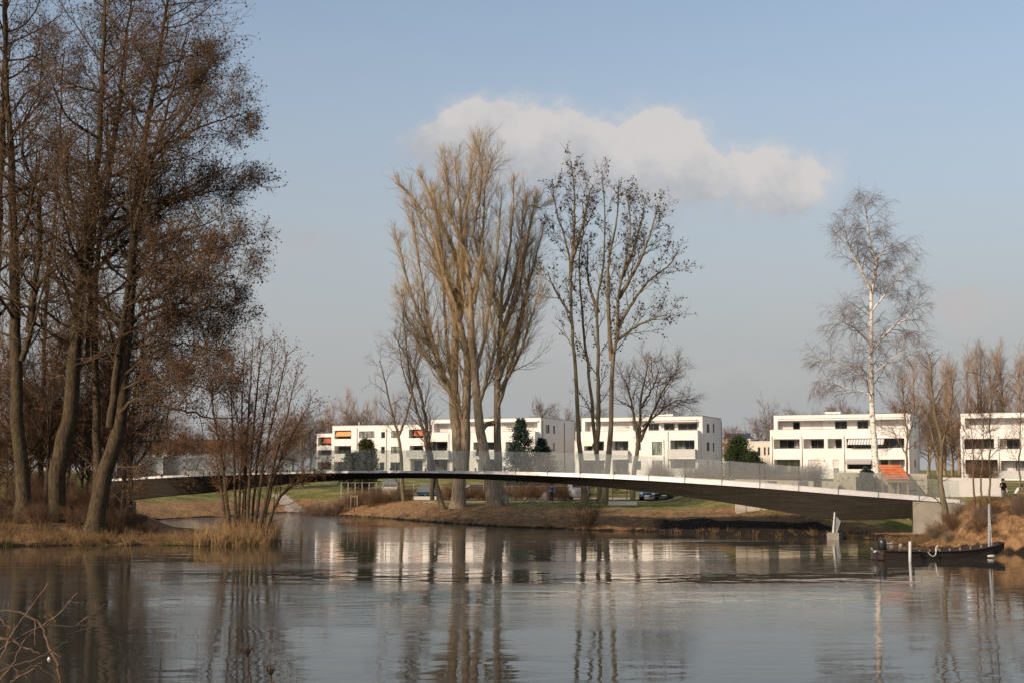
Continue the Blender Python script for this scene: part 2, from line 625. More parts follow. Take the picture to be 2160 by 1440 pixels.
M['cloth_dark'] = plain('dark_trousers', (.03, .03, .04), .9, .1)
M['cloth_grey'] = plain('grey_trousers', (.15, .15, .14), .9, .1)
M['cloth_red'] = plain('red_cap_cloth', (.45, .07, .06), .9, .1)
M['bluetarp'] = plain('blue_panel', (.075, .22, .34), .5, .4)
M['shedroof'] = plain('grey_shed_roof', (.12, .13, .12), .85, .2)
M['twig_near'] = mat_noise('near_twig', (.075, .045, .030), (.22, .135, .09), 28.0, .7, .25, bump=.003, third=(.07, .05, .035, .6))
M['twig_dark'] = mat_noise('near_dark_twig', (.030, .022, .018), (.075, .055, .04), 14.0, .7, .3)
M['stone'] = mat_noise('boulder', (.19, .165, .13), (.31, .275, .22), 2.5, .95, .15, bump=.03)
M['solar'] = plain('solar_panel', (.03, .045, .08), .2, .6)
M['ivy'] = mat_noise('ivy_leaf', (.016, .024, .008), (.05, .06, .02), 2.0, .6, .3)
# ------------------------------------------------------------------ terrain
SHORE = [(-240, 66), (-130, 70), (-60, 74)]
SHORE += [tuple(onz(*p)[:2]) for p in ((0, 1152), (150, 1150), (300, 1149), (420, 1151), (500, 1150), (560, 1149), (576, 1143), (560, 1132), (480, 1120), (400, 1113), (345, 1110), (318, 1104))]
SHORE += [tuple(onz(*p)[:2]) for p in ((325, 1096), (400, 1091), (480, 1089), (550, 1083), (600, 1080), (650, 1081), (700, 1085), (770, 1089), (830, 1094), (890, 1099), (950, 1103), (1020, 1108), (1100, 1112), (1180, 1114), (1250, 1118), (1330, 1119), (1400, 1121),
                                    (1500, 1125), (1600, 1129), (1700, 1132), (1780, 1135), (1850, 1139), (1875, 1145), (1930, 1152), (1990, 1156), (2060, 1161), (2160, 1166))]
SHORE += [(60, 63), (130, 52), (240, 45), (240, 9), (130, 13), (60, 15), (20, 13.5), (5, 14.5), (-12, 13.5), (-60, 15), (-130, 12), (-240, 10)]
SHORE = np.array(SHORE)


def shore_sd(x, y):
    """signed distance to the water's edge, positive on land"""
    x = np.asarray(x, float)
    y = np.asarray(y, float)
    best = np.full(x.shape, 1e9)
    inside = np.zeros(x.shape, bool)
    n = len(SHORE)
    for i in range(n):
        ax, ay = SHORE[i]
        bx, by = SHORE[(i + 1) % n]
        dx, dy = bx - ax, by - ay
        tt = np.clip(((x - ax) * dx + (y - ay) * dy) / (dx * dx + dy * dy), 0, 1)
        dd = np.hypot(x - ax - tt * dx, y - ay - tt * dy)
        best = np.minimum(best, dd)
        c = ((ay > y) != (by > y))
        with np.errstate(divide='ignore', invalid='ignore'):
            xi = ax + (y - ay) * dx / (dy if dy != 0 else 1e-9)
        inside ^= c & (x < xi)
    return np.where(inside, -best, best)


def ss(a, b, x):
    t_ = np.clip((np.asarray(x, float) - a) / (b - a), 0, 1)
    return t_ * t_ * (3 - 2 * t_)


def lowfreq(x, y, s, seed):
    r = np.random.default_rng(seed)
    o = 0
    for _ in range(7):
        a = r.uniform(0, 2 * PI)
        k = r.uniform(.6, 1.7) / s
        o = o + np.sin((x * math.cos(a) + y * math.sin(a)) * 2 * PI * k + r.uniform(0, 6.28))
    return o / 7


def gh(x, y):
    x = np.asarray(x, float)
    y = np.asarray(y, float)
    d = shore_sd(x, y) + lowfreq(x, y, 3.5, 3) * .35
    T = np.full(x.shape, 1.45)
    W = np.full(x.shape, 7.0)

    def blend(mask, tv, wv):
        nonlocal T, W
        T = T + (tv - T) * mask
        W = W + (wv - W) * mask
    blend(ss(-11, -20, x) * ss(106, 116, y), 2.15, 15.0)                  # left far bank
    blend(ss(14, 20, x) * ss(96, 106, y), 2.55, 9.0)                      # raised ground behind the bridge head
    rb = ss(21.5, 23.0, x) * (1 - ss(91, 97, y)) * ss(40, 50, y)              # steep bank on the right, rising from the abutment
    blend(rb, .35 + 2.4 * ss(.313, .3685, x / np.maximum(y, 40.0)), 4.5)
    pen = ss(-10, -14, x) * (1 - ss(103, 107, y)) * ss(40, 50, y)
    blend(pen, .20 + .95 * ss(-26.0, -29.0, x), 4.0)                                                  # peninsula on the left
    blend(pen * ss(-29, -35, x) * ss(84, 94, y), 2.4, 10.0)
    blend(ss(150, 180, y), 3.35, 8.0)
    blend(1 - ss(30, 40, y), 3.0, 12.0)                                   # photographer's bank
    t_ = np.clip(d / W, 0, 1)
    z = T * (1 - (1 - t_) ** 1.8)
    dip = ss(6.5, 10.0, d) * ss(27.5, 29.5, x) * (1 - ss(92, 98, y)) * ss(40, 50, y)
    z = z - .72 * dip
    z = z + (lowfreq(x, y, 4.0, 1) * .10 + lowfreq(x, y, 1.6, 2) * .06) * np.clip(d / 3, 0, 1) * (1 - ss(140, 170, y))
    return np.where(d > 0, z, np.maximum(-1.4, d * .4))


def ghs(x, y):
    return float(gh(np.array([x]), np.array([y]))[0])


def build_ground():
    def axis(lo, hi, step, out, grow):
        a = list(np.arange(lo, hi + 1e-6, step))
        s = step
        while a[-1] < out:
            s *= grow
            a.append(a[-1] + s)
        s = step
        b = []
        c = lo
        while c > -out:
            s *= grow
            c -= s
            b.append(c)
        return np.array(b[::-1] + a)
    xs = axis(-46, 46, .55, 4000, 1.22)
    ys = axis(62, 152, .55, 5200, 1.20)
    ys = ys[ys > -400]
    ys = np.unique(np.concatenate([ys, np.arange(-6, 20, 1.0)]))
    X, Y = np.meshgrid(xs, ys)
    Z = gh(X.ravel(), Y.ravel())
    n, m = len(ys), len(xs)
    V = np.column_stack([X.ravel(), Y.ravel(), Z])
    i, j = np.meshgrid(np.arange(n - 1), np.arange(m - 1), indexing='ij')
    a = (i * m + j).ravel()
    quads = np.column_stack([a, a + 1, a + m + 1, a + m])
    me = np_mesh('ground', V, quads.ravel(), np.arange(len(quads)) * 4, None, M['ground'], smooth=True)
    x, y = V[:, 0], V[:, 1]
    d = shore_sd(x, y)
    green = .35 + lowfreq(x, y, 9, 11) * .35
    flat = ss(4.5, 8.5, d + lowfreq(x, y, 6, 5) * 2.0)
    green = green * .6 + flat * .62
    green = np.where((x > 22) & (y < 92), green * .42, green)
    green = np.where((x < -12) & (y < 107), green * .6 + .1, green)
    green = np.where((x < -14) & (y >= 107), green * .8 + .12, green)
    # pale gravel path on the far bank
    px_c = 128.5 + lowfreq(x, y, 60, 9) * 1.5
    path = 1 - ss(1.0, 1.9, np.abs(y - px_c))
    path = np.where((x > -9) & (x < 60), path, 0)
    pl = [onz(588, 1036, 2.1), onz(628, 1041, 2.0), onz(660, 1045, 1.9)]
    for a, b in zip(pl, pl[1:]):
        dx, dy = b[0] - a[0], b[1] - a[1]
        tt = np.clip(((x - a[0]) * dx + (y - a[1]) * dy) / (dx * dx + dy * dy), 0, 1)
        path = np.maximum(path, 1 - ss(.5, 1.2, np.hypot(x - a[0] - tt * dx, y - a[1] - tt * dy)))
    path = np.maximum(path, np.where((x > 27) & (x < 40), 1 - ss(1.0, 2.0, np.abs(y - 86)), 0))
    path = np.where((y > 138) & (y < 146) & (x > -7) & (x < 40), .9, path)
    mud_and_shadow = 1 - ss(.05, .55, d)
    mud_and_shadow = np.maximum(mud_and_shadow, np.where((x > 8) & (x < 27) & (y > 79), ss(8, 14, x) * (1 - ss(2.2, 3.6, d + lowfreq(x, y, 3, 21) * .7)), 0))  # dark earth on the far bank, the bridge's shadow painted in with it
    mud_and_shadow = np.where((x < -12) & (y < 100), np.maximum(mud_and_shadow, .42), mud_and_shadow)
    colr = np.column_stack([np.clip(green, 0, 1), path, np.clip(mud_and_shadow, 0, 1), np.ones(len(x))]).astype(np.float32)
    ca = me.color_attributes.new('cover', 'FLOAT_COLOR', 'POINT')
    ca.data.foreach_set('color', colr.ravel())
    o = obj('ground', me)
    o['kind'] = 'structure'


build_ground()
wb = MB()
wb.face([(-260, 5, 0), (260, 5, 0), (260, 145, 0), (-260, 145, 0)])
w = wb.build('river_water', M['water'])
w['kind'] = 'structure'


# ------------------------------------------------------------------ branching vegetation (vectorised)
def norm(v):
    return v / np.maximum(np.linalg.norm(v, axis=-1, keepdims=True), 1e-9)


def perp(t):
    ref = np.where(np.abs(t[..., 2:3]) > .9, np.array([1., 0, 0]), np.array([0, 0, 1.]))
    u = norm(np.cross(t, ref))
    return u, np.cross(t, u)


def grow(rng, P0, D0, L, r0, K, wander=.1, up=0.0, r_end=.25):
    """polylines from starts P0 (M,3), directions D0, lengths L; 'up' bends them upward (or down)"""
    Mn = len(P0)
    P = np.zeros((Mn, K, 3))
    P[:, 0] = P0
    d = norm(D0)
    step = (L / (K - 1))[:, None]
    upv = np.array([0, 0, 1.0])
    for k in range(1, K):
        d = norm(d + rng.normal(0, wander, (Mn, 3)) + upv * up)
        P[:, k] = P[:, k - 1] + d * step
    tt = np.linspace(0, 1, K)[None, :]
    R = r0[:, None] * (1 - tt * (1 - r_end))
    return P, R


def spawn(rng, P, R, n, t0, t1, ang, angsd, lfun, K, rfac=.6, rmin=.004, wander=.1, up=0.0, r_end=.25, flat=0.0, tpow=1.0, upmix=0.0, cap=None):
    """children on every polyline of P"""
    N, Kp, _ = P.shape
    t = t0 + (t1 - t0) * ((np.arange(n)[None, :] + rng.uniform(0, 1, (N, n))) / n) ** tpow
    f = t * (Kp - 1)
    i = np.minimum(f.astype(int), Kp - 2)
    w_ = (f - i)[..., None]
    rows = np.arange(N)[:, None]
    A, B = P[rows, i], P[rows, i + 1]
    pos = A + (B - A) * w_
    tan = norm(B - A)
    rad = R[rows, i] * (1 - w_[..., 0]) + R[rows, i + 1] * w_[..., 0]
    u, v = perp(tan)
    phi = rng.uniform(0, 2 * PI, (N, n)) * .35 + (np.arange(n)[None, :] * 2.39996) + rng.uniform(0, 6.28, (N, 1))
    a = ang + rng.normal(0, angsd, (N, n))
    side = u * np.cos(phi)[..., None] + v * np.sin(phi)[..., None]
    if flat:
        side[..., 2] *= (1 - flat)
        side = norm(side)
    d = tan * np.cos(a)[..., None] + side * np.sin(a)[..., None]
    if upmix:
        d = d + np.array([0, 0, upmix])
    plen = np.linalg.norm(np.diff(P, axis=1), axis=-1).sum(1)[:, None] * np.ones((1, n))
    L = lfun(t, plen) * rng.uniform(.65, 1.3, (N, n))
    pos, d, L, rad = pos.reshape(-1, 3), d.reshape(-1, 3), L.ravel(), rad.ravel()
    r0 = np.maximum(np.minimum(rad * rfac, L * .02 + .003), rmin)
    if cap is not None:
        keep = cap(pos + norm(d) * L[:, None] * .8)
        pos, d, L, r0 = pos[keep], d[keep], L[keep], r0[keep]
    return grow(rng, pos, d, L, r0, K, wander, up, r_end)


class Geo:
    def __init__(self):
        self.V, self.Q, self.T, self.nv = [], [], [], 0
        self.qm, self.tm = [], []

    def tubes(self, P, R, S, mi=0):
        N, K, _ = P.shape
        if N == 0:
            return
        tan = np.empty_like(P)
        tan[:, 1:-1] = P[:, 2:] - P[:, :-2]
        tan[:, 0] = P[:, 1] - P[:, 0]
        tan[:, -1] = P[:, -1] - P[:, -2]
        tan = norm(tan)
        overall = norm(P[:, -1] - P[:, 0])
        u0, _ = perp(overall)
        u = u0[:, None, :] - tan * np.sum(u0[:, None, :] * tan, -1, keepdims=True)
        u = norm(u)
        v = np.cross(tan, u)
        an = np.arange(S) * 2 * PI / S
        ring = P[:, :, None, :] + (u[:, :, None, :] * np.cos(an)[None, None, :, None] + v[:, :, None, :] * np.sin(an)[None, None, :, None]) * R[:, :, None, None]
        self.V.append(ring.reshape(-1, 3))
        idx = np.arange(N * K * S).reshape(N, K, S) + self.nv
        a = idx[:, :-1, :]
        b = np.roll(a, -1, axis=2)
        d = idx[:, 1:, :]
        c = np.roll(d, -1, axis=2)
        q = np.stack([a, b, c, d], -1).reshape(-1, 4)
        self.Q.append(q)
        self.qm.append(np.full(len(q), mi))
        self.nv += N * K * S

    def spikes(self, P, R, mi=0):
        """finest twigs: straight three-sided spikes from first to last point"""
        N = len(P)
        if N == 0:
            return
        A, B = P[:, 0], P[:, -1]
        u, v = perp(norm(B - A))
        r = R[:, 0][:, None]
        pts = np.stack([A + u * r, A + (-.5 * u + .866 * v) * r, A + (-.5 * u - .866 * v) * r, B], 1)
        self.V.append(pts.reshape(-1, 3))
        b = (np.arange(N) * 4 + self.nv)[:, None, None]
        tq = (b + np.array([(0, 1, 3), (1, 2, 3), (2, 0, 3)])[None]).reshape(-1, 3)
        self.T.append(tq)
        self.tm.append(np.full(len(tq), mi))
        self.nv += N * 4

    def leaves(self, C, D, size, width, mi=0, rng=None):
        """one quad blade per centre, along D"""
        N = len(C)
        if N == 0:
            return
        D = norm(D)
        u, v = perp(D)
        ph = rng.uniform(0, 2 * PI, N)[:, None]
        s = u * np.cos(ph) + v * np.sin(ph)
        size = np.broadcast_to(size, (N,))[:, None]
        width = np.broadcast_to(width, (N,))[:, None]
        pts = np.stack([C, C + D * size * .5 + s * width, C + D * size, C + D * size * .5 - s * width], 1)
        self.V.append(pts.reshape(-1, 3))
        q = np.arange(N * 4).reshape(N, 4) + self.nv
        self.Q.append(q)
        self.qm.append(np.full(N, mi))
        self.nv += N * 4

    def blobs(self, C, size, rng, mi=0):
        """small crumpled tetrahedra (cones, withered leaves)"""
        N = len(C)
        if N == 0:
            return
        base = np.array([(1, 1, 1), (1, -1, -1), (-1, 1, -1), (-1, -1, 1)], float)
        ofs = base[None] * rng.uniform(.35, 1.1, (N, 4, 3)) * np.broadcast_to(size, (N,))[:, None, None] * .6
        # random flip so they do not all point one way
        ofs *= rng.choice([-1, 1], (N, 1, 3))
        pts = C[:, None, :] + ofs
        self.V.append(pts.reshape(-1, 3))
        b = (np.arange(N) * 4 + self.nv)[:, None]
        tri = np.array([(0, 1, 2), (0, 2, 3), (0, 3, 1), (1, 3, 2)])
        tq = (b[:, None, :] + tri[None]).reshape(-1, 3)
        self.T.append(tq)
        self.tm.append(np.full(len(tq), mi))
        self.nv += N * 4

    def mesh(self, name, mats, smooth=False):
        V = np.concatenate(self.V)
        q = np.concatenate(self.Q) if self.Q else np.zeros((0, 4), int)
        t = np.concatenate(self.T) if self.T else np.zeros((0, 3), int)
        loops = np.concatenate([q.ravel(), t.ravel()])
        starts = np.concatenate([np.arange(len(q)) * 4, len(q) * 4 + np.arange(len(t)) * 3])
        mi = np.concatenate(self.qm + self.tm) if (self.qm or self.tm) else None
        return np_mesh(name, V, loops, starts, None, mats, mi, smooth)


def catmull(pts, K):
    pts = np.asarray(pts, float)
    p = np.vstack([2 * pts[0] - pts[1], pts, 2 * pts[-1] - pts[-2]])
    seg = len(pts) - 1
    out = []
    for t in np.linspace(0, seg, K):
        i = min(int(t), seg - 1)
        f = t - i
        a, b, c, d = p[i], p[i + 1], p[i + 2], p[i + 3]
        out.append(.5 * ((2 * b) + (c - a) * f + (2 * a - 5 * b + 4 * c - d) * f * f + (3 * b - a - 3 * c + d) * f ** 3))
    return np.array(out)


def limb(px_pts, Y, r0, r1, K=24, lean=0.0, rng=None, wob=.03, ground=False, flare=0.0):
    """limb traced by photo pixels, at distance Y with a depth lean (metres towards the far side at its tip); radii in metres"""
    n = len(px_pts)
    W_ = np.array([at(px, py, Y + lean * (k / max(1, n - 1))) for k, (px, py) in enumerate(px_pts)])
    if ground:
        W_[0, 2] = ghs(W_[0, 0], W_[0, 1]) - .15
    P = catmull(W_, K)
    if rng is not None:
        P[1:-1] += rng.normal(0, wob, (K - 2, 3))
    tt = np.linspace(0, 1, K)
    R = r1 + (r0 - r1) * (1 - tt) ** 1.25
    if flare:
        hz_ = P[:, 2] - P[0, 2]
        R = R * (1 + flare * np.exp(-hz_ / .55))
    return P[None], R[None]


def auto_cap(fn):
    return fn


def ground_at(px, py, y0=60.0, y1=170.0):
    """distance at which the ray through a photo pixel meets the ground (looking over the near rises)"""
    d = ray(px, py)
    Ys = np.arange(y0, y1, .25)
    X = d[0] / d[1] * Ys
    Zr = CAM_H + d[2] / d[1] * Ys
    below = gh(X, Ys) > Zr
    k = np.argmax(below)
    return float(Ys[k]) if below.any() else y1
# ------------------------------------------------------------------ big trees traced from the photo
def tree_obj(name, label, cat, base, trunkgeo, crowngeo, mats_t, mats_c, extra=None, group=None):
    """thing at the trunk's foot > trunk, crown (+ extra parts)"""
    root = thing(name, label, cat, base, 0, group)
    b = np.array(base, float)

    def shift(g):
        g.V = [v - b for v in g.V]
    for nm, g, mm, sm in [('trunk', trunkgeo, mats_t, True), ('crown', crowngeo, mats_c, False)] + (extra or []):
        if not g.V:
            continue
        shift(g)
        po = obj(nm, g.mesh(nm, mm, sm), root)
        if nm in ('cones', 'catkins', 'withered_leaves'):
            po['kind'] = 'stuff'
    return root


def alder(label, limbs, seed, n1=30, l1=(3.0, 6.5), t0=.28, side=0.0, cones=1.0, name='alder_tree', Y=84.0, n3=8, cap=None, lside=None):
    rng = np.random.default_rng(seed)
    tg, cg, kg = Geo(), Geo(), Geo()
    base = None
    for (pts, r0, r1, lean, nlat) in limbs:
        g = base is None
        P, R = limb(pts, Y, r0, r1, 30, lean, rng, .04, ground=g, flare=.5 if g else 0)
        if base is None:
            base = P[0, 0].copy()
        tg.tubes(P, R, 10)
        nn = nlat if nlat is not None else n1
        P1, R1 = spawn(rng, P, R, nn, t0 if g else .15, .99, 1.15, .22, lambda t, L: (l1[1] - (l1[1] - l1[0]) * np.abs(t - .45) * 1.7) if (r0 > .14 or lside is None) else lside * (1.25 - .6 * t), 12, .55, .02, .10, .055, .2, flat=.25, cap=cap)
        tg.tubes(P1[:, :], R1, 5)
        P2, R2 = spawn(rng, P1, R1, 12, .18, 1.0, .80, .22, lambda t, L: L * (.46 - .24 * t) + .3, 6, .6, .013, .13, .05, .3)
        cg.tubes(P2, R2, 3)
        P3, R3 = spawn(rng, P2, R2, n3, .12, 1.0, .72, .25, lambda t, L: .36 + L * .24, 3, .6, .011, .15, .02, .5)
        cg.spikes(P3, R3)
        P4, R4 = spawn(rng, P3, R3, 2, .25, 1.0, .7, .25, lambda t, L: .22 + L * .3, 2, .7, .008, .15, .0, .5)
        cg.spikes(P4, R4)
        k = rng.uniform(0, 1, len(P3)) < .36 * cones
        ends = P3[k, -1]
        kg.blobs(ends + rng.normal(0, .05, ends.shape), rng.uniform(.06, .13, len(ends)), rng)
        k2 = rng.uniform(0, 1, len(P4)) < .22 * cones
        mids = P4[k2, 1]
        kg.blobs(mids + rng.normal(0, .05, mids.shape), rng.uniform(.05, .10, len(mids)), rng)
    return tree_obj(name, label, 'tree', base, tg, cg, M['alder'], M['alder_twig'], [('cones', kg, M['cones'], False)])


alder('dark leaning alder, rightmost of the tall left trees, branches reaching over the bridge',
      [([(196, 1098), (217, 1017), (251, 894), (266, 746), (276, 598), (286, 450), (300, 330), (330, 150), (350, 20), (357, -70)], .58, .06, 1.0, 46),
       ([(232, 900), (246, 780), (257, 697), (276, 560), (296, 420), (345, 260), (375, 150), (395, 60)], .26, .04, -1.5, 30),
       ([(255, 870), (290, 840), (345, 858), (400, 868), (450, 882), (520, 880)], .15, .03, -2.0, 12),
       ([(277, 590), (330, 560), (400, 535), (470, 522), (540, 512)], .13, .025, -2.5, 22),
       ([(272, 680), (330, 650), (400, 640), (460, 650), (505, 655)], .12, .025, 1.5, 20),
       ([(264, 790), (320, 745), (380, 725), (440, 735), (480, 740)], .12, .025, 2.5, 20),
       ([(286, 460), (350, 430), (420, 410), (480, 400), (530, 404)], .12, .025, 2.0, 20),
       ([(300, 340), (360, 300), (420, 270), (480, 250), (520, 240)], .11, .025, -2.0, 18),
       ([(318, 240), (370, 190), (420, 160), (460, 120)], .10, .025, 1.5, 16),
       ([(280, 560), (340, 590), (400, 590), (450, 580), (510, 590)], .11, .025, -3.5, 18),
       ([(262, 820), (310, 800), (370, 800), (420, 815), (470, 830)], .10, .025, -3.0, 18),
       ([(250, 985), (290, 985), (320, 992), (345, 1005)], .09, .03, -1.0, 3)],
      11, l1=(3.4, 6.6), t0=.34, Y=82.5, lside=2.4)
alder('upright alder with thick trunk forking low, just left of the dark leaning alder',
      [([(112, 1098), (122, 992), (148, 869), (158, 746), (172, 598), (187, 450), (205, 330), (215, 200), (220, 60), (226, -90)], .64, .07, -1.5, 42),
       ([(188, 760), (190, 640), (192, 549), (205, 420), (240, 300), (262, 180), (270, 60)], .24, .04, 2.0, 26)],
      12, l1=(3.8, 7.0), Y=84.5)
alder('straight slender alder between the two thick forked alders',
      [([(202, 1086), (205, 980), (203, 894), (199, 720), (204, 560), (225, 400), (246, 260), (262, 120), (276, 0), (285, -80)], .34, .05, 1.5, 34)],
      13, l1=(3.0, 5.8), Y=88, t0=.4)
alder('alder with curved side limb and ivy at its foot, second trunk from the left edge',
      [([(50, 1100), (49, 1040), (37, 874), (32, 647), (27, 470), (22, 300), (14, 160), (8, 20), (5, -80)], .54, .07, 1.0, 34),
       ([(46, 760), (64, 697), (76, 610), (120, 566), (172, 524), (196, 470), (228, 380)], .21, .06, -1.5, 14),
       ([(60, 700), (80, 560), (84, 450), (78, 400), (50, 330), (52, 260), (84, 190), (90, 100)], .20, .04, 2.5, 20)],
      14, l1=(3.2, 6.0), Y=83)
alder('alder cut by the left edge of the picture with broken top',
      [([(-26, 1100), (-22, 900), (-12, 700), (-4, 480), (4, 300), (10, 140), (12, 0), (12, -60)], .40, .10, .5, 30)],
      15, l1=(3.0, 5.2), Y=85)
alder('thin alder standing back between the left-edge trunks and the forked alder',
      [([(84, 1080), (86, 960), (92, 800), (96, 640), (112, 480), (126, 340), (128, 210), (136, 110)], .22, .04, 1.0, 34)],
      16, l1=(2.6, 4.8), Y=93, t0=.3)
alder('thin bent alder stem leaning right behind the dark leaning alder',
      [([(262, 1050), (266, 960), (280, 860), (300, 740), (318, 620), (330, 500), (344, 420)], .16, .03, 1.0, 26)],
      17, l1=(2.6, 4.6), Y=94, t0=.25)


# ---- pale poplar clump in the middle
def poplar(label, limbs, seed, Y, name='poplar_tree', mats=('poplar', 'poplar_twig'), n1=13, l1=3.4, n3=5, lower=.30, droop=False):
    rng = np.random.default_rng(seed)
    tg, cg = Geo(), Geo()
    base = None
    ss_ = F / Y
    for (pts, r0px, r1px, lean, nlat) in limbs:
        g = base is None
        P, R = limb(pts, Y, r0px / ss_, r1px / ss_, 30, lean, rng, .03, ground=g, flare=.35 if g else 0)
        if base is None:
            base = P[0, 0].copy()
        tg.tubes(P, R, 12 if g else 8)
        nn = nlat if nlat is not None else n1
        if nn == 0:
            continue
        P1, R1 = spawn(rng, P, R, int(nn * 1.55), lower if g else .08, .97, .46, .14, lambda t, L: l1 * (1.35 - .95 * t), 11, .34, .018, .05, .055, .2)
        tg.tubes(P1, R1, 4)
        P2, R2 = spawn(rng, P1, R1, 10, .10, 1.0, .46, .15, lambda t, L: L * (.46 - .2 * t) + .3, 5, .6, .012, .08, .06, .3)
        cg.tubes(P2, R2, 3)
        P3, R3 = spawn(rng, P2, R2, n3, .1, 1.0, .50, .2, lambda t, L: .4 + L * .36, 3, .6, .0105, .09, .04, .5)
        cg.spikes(P3, R3)
        # fine whippy shoots straight off the limb
        Ps, Rs = spawn(rng, P, R, 40, lower if g else .1, 1.0, .70, .25, lambda t, L: 1.0 + t * .8, 5, .2, .012, .12, .06, .5)
        cg.tubes(Ps, Rs, 3)
        Pt, Rt = spawn(rng, Ps, Rs, 5, .2, 1.0, .6, .2, lambda t, L: .3 + L * .3, 2, .6, .010, .1, .0, .5)
        cg.spikes(Pt, Rt)
    return tree_obj(name, label, 'tree', base, tg, cg, M[mats[0]], M[mats[1]])


poplar('thick pale poplar with twin fused trunk, left of the three in the middle clump',
       [([(966, 1062), (968, 1000), (966, 930), (958, 860), (957, 795), (961, 707), (966, 620), (968, 572), (958, 528), (930, 467), (902, 401), (880, 357)], 15, 1.6, .6, 16),
        ([(978, 1000), (982, 900), (985, 795), (983, 742), (963, 655), (935, 576), (909, 480), (865, 410), (834, 386)], 11.5, 1.4, -1.5, 16),
        ([(974, 880), (944, 808), (913, 734), (887, 672), (865, 611), (845, 532), (839, 506)], 6.5, 1.3, 1.0, 14),
        ([(960, 720), (975, 640), (978, 540), (970, 450), (962, 380), (960, 330)], 5.5, 1.0, 2.0, 13),
        ([(962, 640), (940, 560), (925, 480), (915, 400)], 4.5, 1.0, -2.0, 11),
        ([(930, 770), (905, 690), (890, 600), (876, 500), (868, 440)], 4.5, 1.0, -1.0, 11),
        ([(968, 850), (948, 760), (938, 660), (936, 560), (926, 470), (930, 410)], 4.5, .9, 2.5, 12),
        ([(972, 860), (925, 790), (885, 730), (858, 670), (846, 610)], 4, .9, -2.0, 11),
        ([(962, 700), (945, 620), (915, 540), (890, 480), (872, 420)], 4, .9, 1.5, 11)],
       21, 118)
poplar('pale poplar with trunk leaning left, centre of the middle clump, tallest crown',
       [([(1043, 1060), (1030, 1000), (1016, 930), (1008, 850), (1002, 795), (994, 707), (993, 642), (987, 576), (981, 489), (987, 420), (994, 365), (997, 348)], 13, 1.2, 0, 18),
        ([(1000, 640), (1012, 560), (1020, 470), (1024, 390), (1040, 330)], 5, 1.0, 1.5, 13),
        ([(996, 560), (960, 480), (945, 410), (940, 350)], 4.5, 1.0, -1.5, 11),
        ([(995, 500), (1010, 420), (1016, 350), (1008, 310)], 4, 1.0, -1.0, 11),
        ([(1003, 790), (1024, 700), (1040, 600), (1052, 500), (1058, 410)], 4.5, .9, 1.0, 12),
        ([(995, 690), (978, 620), (968, 540), (972, 450), (968, 370)], 4, .9, 1.5, 11),
        ([(1008, 860), (1030, 790), (1044, 720), (1030, 640), (1010, 560)], 5, 1.0, -1.5, 11)],
       22, 116.5)
poplar('greyish poplar with broad fan of limbs, right of the middle clump',
       [([(1056, 1050), (1050, 960), (1049, 860), (1050, 795), (1055, 707), (1058, 620), (1072, 540), (1082, 450), (1084, 370)], 9.5, 1.2, .8, 15),
        ([(1056, 660), (1034, 600), (1012, 548), (1000, 500)], 5, 1.2, -1.5, 9),
        ([(1060, 660), (1085, 590), (1097, 520), (1112, 440), (1144, 440)], 4.5, 1.0, 1.0, 12),
        ([(1062, 700), (1092, 620), (1108, 540), (1120, 470), (1128, 420)], 4.5, 1.0, -1.0, 12),
        ([(1052, 800), (1082, 720), (1104, 640), (1126, 560), (1148, 470)], 5, 1.0, 1.5, 12),
        ([(1050, 830), (1090, 760), (1118, 680), (1140, 600)], 4, 1.0, -1.5, 11),
        ([(1050, 860), (1078, 770), (1098, 690), (1112, 600), (1122, 520)], 4.2, .9, 2.0, 11),
        ([(1052, 760), (1066, 680), (1088, 600), (1100, 500), (1104, 420)], 4.2, .9, -2.0, 11),
        ([(1049, 890), (1022, 900), (1006, 960)], 5.5, 4, -.5, 0)],
       23, 121)
poplar('small dark poplar stems slanting at the foot of the twin fused poplar',
       [([(935, 1056), (918, 1010), (906, 940), (895, 870), (880, 800), (862, 760), (840, 720)], 6, 1.2, 1.0, 8),
        ([(912, 1054), (908, 990), (890, 900), (870, 830), (858, 740), (850, 660)], 5, 1.2, -1.0, 8)],
       24, 119, n1=8, l1=3.0, mats=('aspen', 'scrub_grey'), name='young_poplar')


